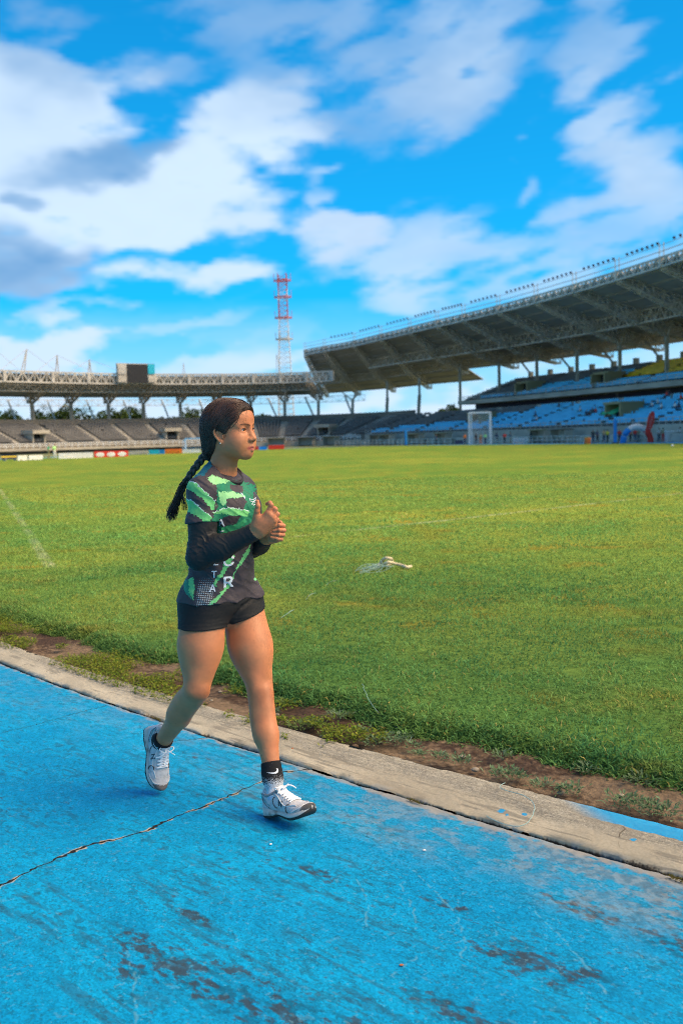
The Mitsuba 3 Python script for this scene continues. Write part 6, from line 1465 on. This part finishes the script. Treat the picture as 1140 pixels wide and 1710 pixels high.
put(f'{CG}__crossbar', bars(a + [0, 0, h], c + [0, 0, h], .24), 'm_white')
put(f'{CG}__top_frame', bars(np.array([a, c, a + bk]) + [0, 0, h], np.array([a + bk, c + bk * .8, c + bk * .8]) + [0, 0, h], .16), 'm_white')
nt = [bars(ex(a, c, f) + bk * .9, ex(a, c, f) + bk * .9 + [0, 0, h], .02) for f in np.linspace(0, 1, 18)] + [bars(a + bk * .9 + [0, 0, h * f], c + bk * .9 + [0, 0, h * f], .02) for f in np.linspace(0, 1, 20)]
put(f'{CG}__net', cat(nt), 'm_white', kind='stuff')
# far people: one standing and one sitting figure, reused
def figure(pose):
    if pose == 'stand': hp, kn, an, sh, el, wr_ = .88, (.02, .48), (0, .09), 1.38, (-.03, 1.10), (.06, .86)
    lg, tr, tp, sk = [], [], [], []
    if pose == 'sit': hip = np.array([0, 0, .48]); kz, az = .48, .08
    for s in (-1, 1):
        if pose == 'stand': H_, Kn, An = np.array([0, s * .09, .90]), np.array([.03 * (1 + s), s * .10, .50]), np.array([-.04 + .10 * s, s * .11, .09]); top = 1.0
        else: H_, Kn, An = np.array([0, s * .09, .10]), np.array([.42, s * .13, .14]), np.array([.42, s * .13, -.32]); top = .18
        tr += [(Cap(H_, Kn, .085, .06), .03), (Cap(Kn, An, .06, .05), .03)]; sk += [(Cap(An, An + [.13, 0, -.05], .045, .04), .02)]
        zb = 0 if pose == 'stand' else -.80
        S_, E_, W_ = np.array([0, s * .18, 1.38 + zb]), np.array([-.03, s * .25, 1.10 + zb]), np.array([.12, s * .22, .90 + zb])
        tp += [(Cap(S_, ex(S_, E_, .7), .06, .055), .03)]; sk += [(Cap(ex(S_, E_, .6), E_, .045, .04), .02), (Cap(E_, W_, .04, .03), .02), (Cap(W_, W_ + [.05, 0, -.07], .035, .025), .02)]
    tp += [(Ell((0, 0, 1.18 + zb), (.12, .17, .26)), .05), (Cap((0, -.13, 1.38 + zb), (0, .13, 1.38 + zb), .07, .07), .05)]; tr += [(Ell((0, 0, .93 + zb + (0 if pose == 'stand' else .02)), (.125, .165, .12)), .04)]
    hd = [(Cap((0, 0, 1.42 + zb), (.01, 0, 1.52 + zb), .055, .055), .03), (Ell((.015, 0, 1.62 + zb), (.095, .075, .115)), .03)]; hr = [(Ell((-.012, 0, 1.65 + zb), (.098, .082, .105)), .02)]
    out = []
    for pr_ in (sk + hd, tp, tr, hr):
        q = Vox([-.30, -.42, -.50 if pose == 'sit' else -.02], [.62, .42, 1.8 + zb], .03); q.add(pr_); out.append(q.mesh(False))
    return out
FIG = {k: [ply(m, None, True) for m in figure(k)] for k in ('stand', 'sit')}
M('m_hair_far', two(pr((.02, .016, .014), .7))); M('m_shirt_white', two(pr((.65, .65, .63), .7))); M('m_denim', two(pr((.05, .07, .12), .8)))
def person(pose, p, face, shirt, legs, label, group=None, sc=1.0):
    k = thing('person', label, 'person', group); tw_ = T().translate([float(x) for x in p]).rotate([0, 0, 1], math.degrees(face)).scale(sc)
    for nm, d, b in zip(('body', 'shirt', 'trousers', 'hair'), FIG[pose], ('m_skin_far', shirt, legs, 'm_hair_far')):
        scene[numbered(f'{k}__{nm}')] = {**d, 'bsdf': {'type': 'ref', 'id': b}, 'to_world': tw_}
STAND = [(776, 151, 'm_orange', 'm_navy', 'player in orange shirt left of the tall white frame', -1.2), (794.5, 150, 'm_black', 'm_black', 'person in black inside the tall white frame', -1.0), (802, 151, 'm_khaki', 'm_orange', 'person in khaki top beside the one in lime', 2.0), (810, 150, 'm_lime', 'm_navy', 'person in lime vest inside the tall white frame', -2.2),
         (829, 152, 'm_navy', 'm_black', 'slim person in dark clothes right of the tall frame', 1.0), (842, 146, 'm_red', 'm_black', 'person in red shirt and black trousers by the white board', -1.6), (851.5, 148, 'm_denim', 'm_khaki', 'person in dark blue shirt beside the one in red', 3.0), (886, 150, 'm_black', 'm_navy', 'person in black right of the white board', 0.5), (728, 160, 'm_denim', 'm_black', 'lone dark figure before the lower wall', 0.0), (90, 112, 'm_lime', 'm_white', 'person in lime vest behind the boards at the far left', -.5), (80, 114, 'm_green', 'm_khaki', 'person in green shirt left of the one in lime', .4),
         (990, 121, 'm_black', 'm_navy', 'person in black beside the orange drum', 1.0), (997, 122, 'm_denim', 'm_black', 'person in dark blue near the orange drum', -1.0), (1008, 121, 'm_khaki', 'm_navy', 'person in khaki shirt left of the blue column', 2.0), (1014, 123, 'm_yellow', 'm_black', 'person in yellow shirt left of the blue column', .7), (1034, 122, 'm_red', 'm_navy', 'person in red shirt between blue column and arch', -2), (1052, 124, 'm_orange', 'm_black', 'person in orange shirt under the inflatable arch', .5), (1060, 123, 'm_red', 'm_denim', 'person in red shirt under the inflatable arch', 1.5), (1066, 124, 'm_khaki', 'm_navy', 'person in khaki shirt under the inflatable arch', 2.5), (1100, 120, 'm_shirt_white', 'm_navy', 'person in white shirt right of the arch', -1), (1107, 119, 'm_khaki', 'm_red', 'person in khaki shirt beside the grey booth', 1.2), (1135, 118, 'm_shirt_white', 'm_black', 'person in white shirt at the right edge', 2.2)]
for u, d, sh_, lg, lab, fa in STAND: person('stand', ground_at(u, d), fa, sh_, lg, lab, 'people along the far side of the field')
SIT = [(968, 5, 'm_shirt_white'), (979, 3, 'm_navy'), (984, 3, 'm_black'), (989, 4, 'm_black'), (994, 4, 'm_red'), (1005, 3, 'm_denim'), (1030, 10, 'm_black'), (893, 4, 'm_denim'), (896, 2, 'm_shirt_white'), (1044, 4, 'm_shirt_white'), (1050, 4, 'm_black'), (1066, 5, 'm_black'), (1074, 6, 'm_denim'), (1113, 9, 'm_red'), (1117, 9, 'm_navy'), (1137, 7, 'm_red'), (1133, 4, 'm_navy'), (1127, 4, 'm_shirt_white'), (1017, 2, 'm_shirt_white'), (1088, 5, 'm_shirt_white'), (1098, 6, 'm_shirt_white'), (1104, 4, 'm_shirt_white'), (933, 8, 'm_navy'), (806, 3, 'm_denim'), (820, 2, 'm_black')]
nm_ = {'m_shirt_white': 'white', 'm_navy': 'navy', 'm_black': 'black', 'm_red': 'red', 'm_denim': 'dark blue'}
SIT.sort()
for i, (u, row, sh_) in enumerate(SIT):
    r = row * DROW + .62; s = BASE.s_az(bear(u, 695), r); p = BASE.at(s, r, Z0 + row * HROW + .46)
    person('sit', p, BASE.ang(s) - np.pi / 2, sh_, 'm_denim' if i % 2 else 'm_black', f'{nm_[sh_]} shirt seated in blue row {row + 1}, {ORD[i]} spectator from the left', 'spectators in the lower blue seats')
# inflatable arch, columns, flag, tarp, booth, drum, ball
AR = thing('inflatable_arch', 'inflatable arch in blue, white and red beside the far track', 'arch'); d = 119.0; a, c = ground_at(1040, d), ground_at(1086, d)
ang_ = np.linspace(0, np.pi, 37); W2 = np.linalg.norm(c - a) / 2; dx = (c - a) / (2 * W2); arc = (a + c) / 2 - np.cos(ang_)[:, None] * dx * W2 + Z3 * (np.sin(ang_)[:, None] * 1.92)
for i0, i1, b in ((0, 11, 'm_blue'), (11, 25, 'm_shirt_white'), (25, 36, 'm_red')):
    put(f'{AR}__tube_section', tube(arc[i0:i1 + 1], .36, 14), b, True, label={'m_blue': 'blue leg', 'm_shirt_white': 'white crown', 'm_red': 'red leg'}[b])
def column(u, d, v0_, lab, b='m_blue'):
    p = ground_at(u, d); h = vpx(v0_, u, d); k = thing('inflatable_column', lab, 'column')
    prof = np.array([[.0, 0], [.20, .02], [.22, .2], [.19, h * .5], [.22, h * .92], [.15, h], [0, h + .02]]); m = trimesh.creation.revolve(prof, sections=18); m.apply_translation(p); put(f'{k}__tube', m, b, 40)
    put(f'{k}__base', box(p[0], p[1], .06, .7, .7, .12), 'm_black')
column(1027, 118, 700, 'tall blue inflatable column left of the arch'); column(677.5, 158, 719, 'small blue inflatable column before the grey seats')
FL = thing('feather_flag', 'red feather flag with white lettering beside the arch', 'flag'); p = ground_at(1074, 117); h = vpx(687, 1080, 117)
put(f'{FL}__pole', tube(spline([p, p + [.25, 0, h * .5], p + [.75, 0, h * .92], p + [1.0, 0, h]], 16), .035, 6), 'm_steel_dark')
fo, fi = spline([p + [.10, 0, 1.1], p + [.42, 0, h * .60], p + [.72, 0, h * .9], p + [1.0, 0, h]], 14), spline([p + [.55, .05, 1.0], p + [1.15, .12, h * .55], p + [1.35, .05, h * .85], p + [1.3, 0, h * .97]], 14)
pv = np.vstack([fo, fi]); pf = np.array([[i, i + 1, i + 15, i + 14] for i in range(13)]); pv2 = np.vstack([pv, pv + [0, .02, 0]]); put(f'{FL}__cloth', (pv2, np.vstack([pf, pf[:, ::-1] + 28])), 'm_red', True)
put(f'{FL}__lettering', bars(np.array([ex(fo[i], fi[i], .32) - [0, .02, 0] for i in range(3, 11)]), np.array([ex(fo[i], fi[i], .68) - [0, .02, 0] for i in range(3, 11)]), .16, .02), 'm_shirt_white', kind='stuff')
s = BASE.s_az(bear(1041, 693), 5); an = BASE.ang(s); k = thing('tarpaulin', 'green tarpaulin hung over the lower blue seats left of the red flag', 'tarpaulin')
tp_ = np.array([BASE.at(s - 2.2 + 4.4 * i / 8, 2.2 + 4 * j / 4, 3.9 + .34 * 1.2 * j + .10 * math.sin(i * 1.7 + j)) for j in range(5) for i in range(9)]); tq = np.array([[j * 9 + i, j * 9 + i + 1, j * 9 + i + 10, j * 9 + i + 9] for j in range(4) for i in range(8)])
put(f'{k}__sheet', (np.vstack([tp_, tp_ - [0, 0, .03]]), np.vstack([tq, tq[:, ::-1] + 45])), 'm_green', True)
k = thing('booth', 'pale grey booth beside the far track near the right edge', 'booth'); p = ground_at(1120.5, 118)
put(f'{k}__wall', box(p[0], p[1], .62, 1.25, 1.2, 1.24), 'm_steel'); put(f'{k}__roof', box(p[0], p[1], 1.29, 1.4, 1.35, .1), 'm_white'); put(f'{k}__hatch', box(p[0], p[1] - .62, .75, .8, .06, .5), 'm_steel_dark')
k = thing('drum', 'orange drum standing by the far track left of the dark figures', 'drum'); p = ground_at(980.5, 120); m = trimesh.creation.revolve(np.array([[0, 0], [.36, 0], [.40, .06], [.37, .12], [.37, .36], [.40, .40], [.37, .44], [.37, .70], [.34, .76], [0, .78]]), sections=20); m.apply_translation(p); put(f'{k}__body', m, 'm_orange', 40); put(f'{k}__lid', trimesh.creation.cylinder(.33, .05, 18).apply_translation(p + [0, 0, .80]), 'm_yellow')
k = put('ball', trimesh.creation.icosphere(3, .11).apply_translation(gpt(1122.5, 744, .12)), 'm_white', True); labels[k] = {'label': 'white ball lying on the far grass near the right edge', 'category': 'ball'}
# barrier fence along the far track below the main stand
k = thing('barrier_fence', 'low pale rail fence along the far track below the main stand', 'fence'); q = np.array([ground_at(u, d) for u, d in ((560, 188), (620, 176), (700, 163), (760, 156), (830, 149), (900, 140), (960, 131), (1020, 126), (1080, 123), (1160, 121))]); fc = Curve(q[:, :2]); ss = np.linspace(0, fc.L, 60)
put(f'{k}__rail', cat([bars(fc.at(ss[:-1], 0, z), fc.at(ss[1:], 0, z), .07) for z in (.5, 1.0)]), 'm_steel'); put(f'{k}__post', bars(fc.at(ss, 0, 0), fc.at(ss, 0, 1.05), .08), 'm_steel', kind='stuff')
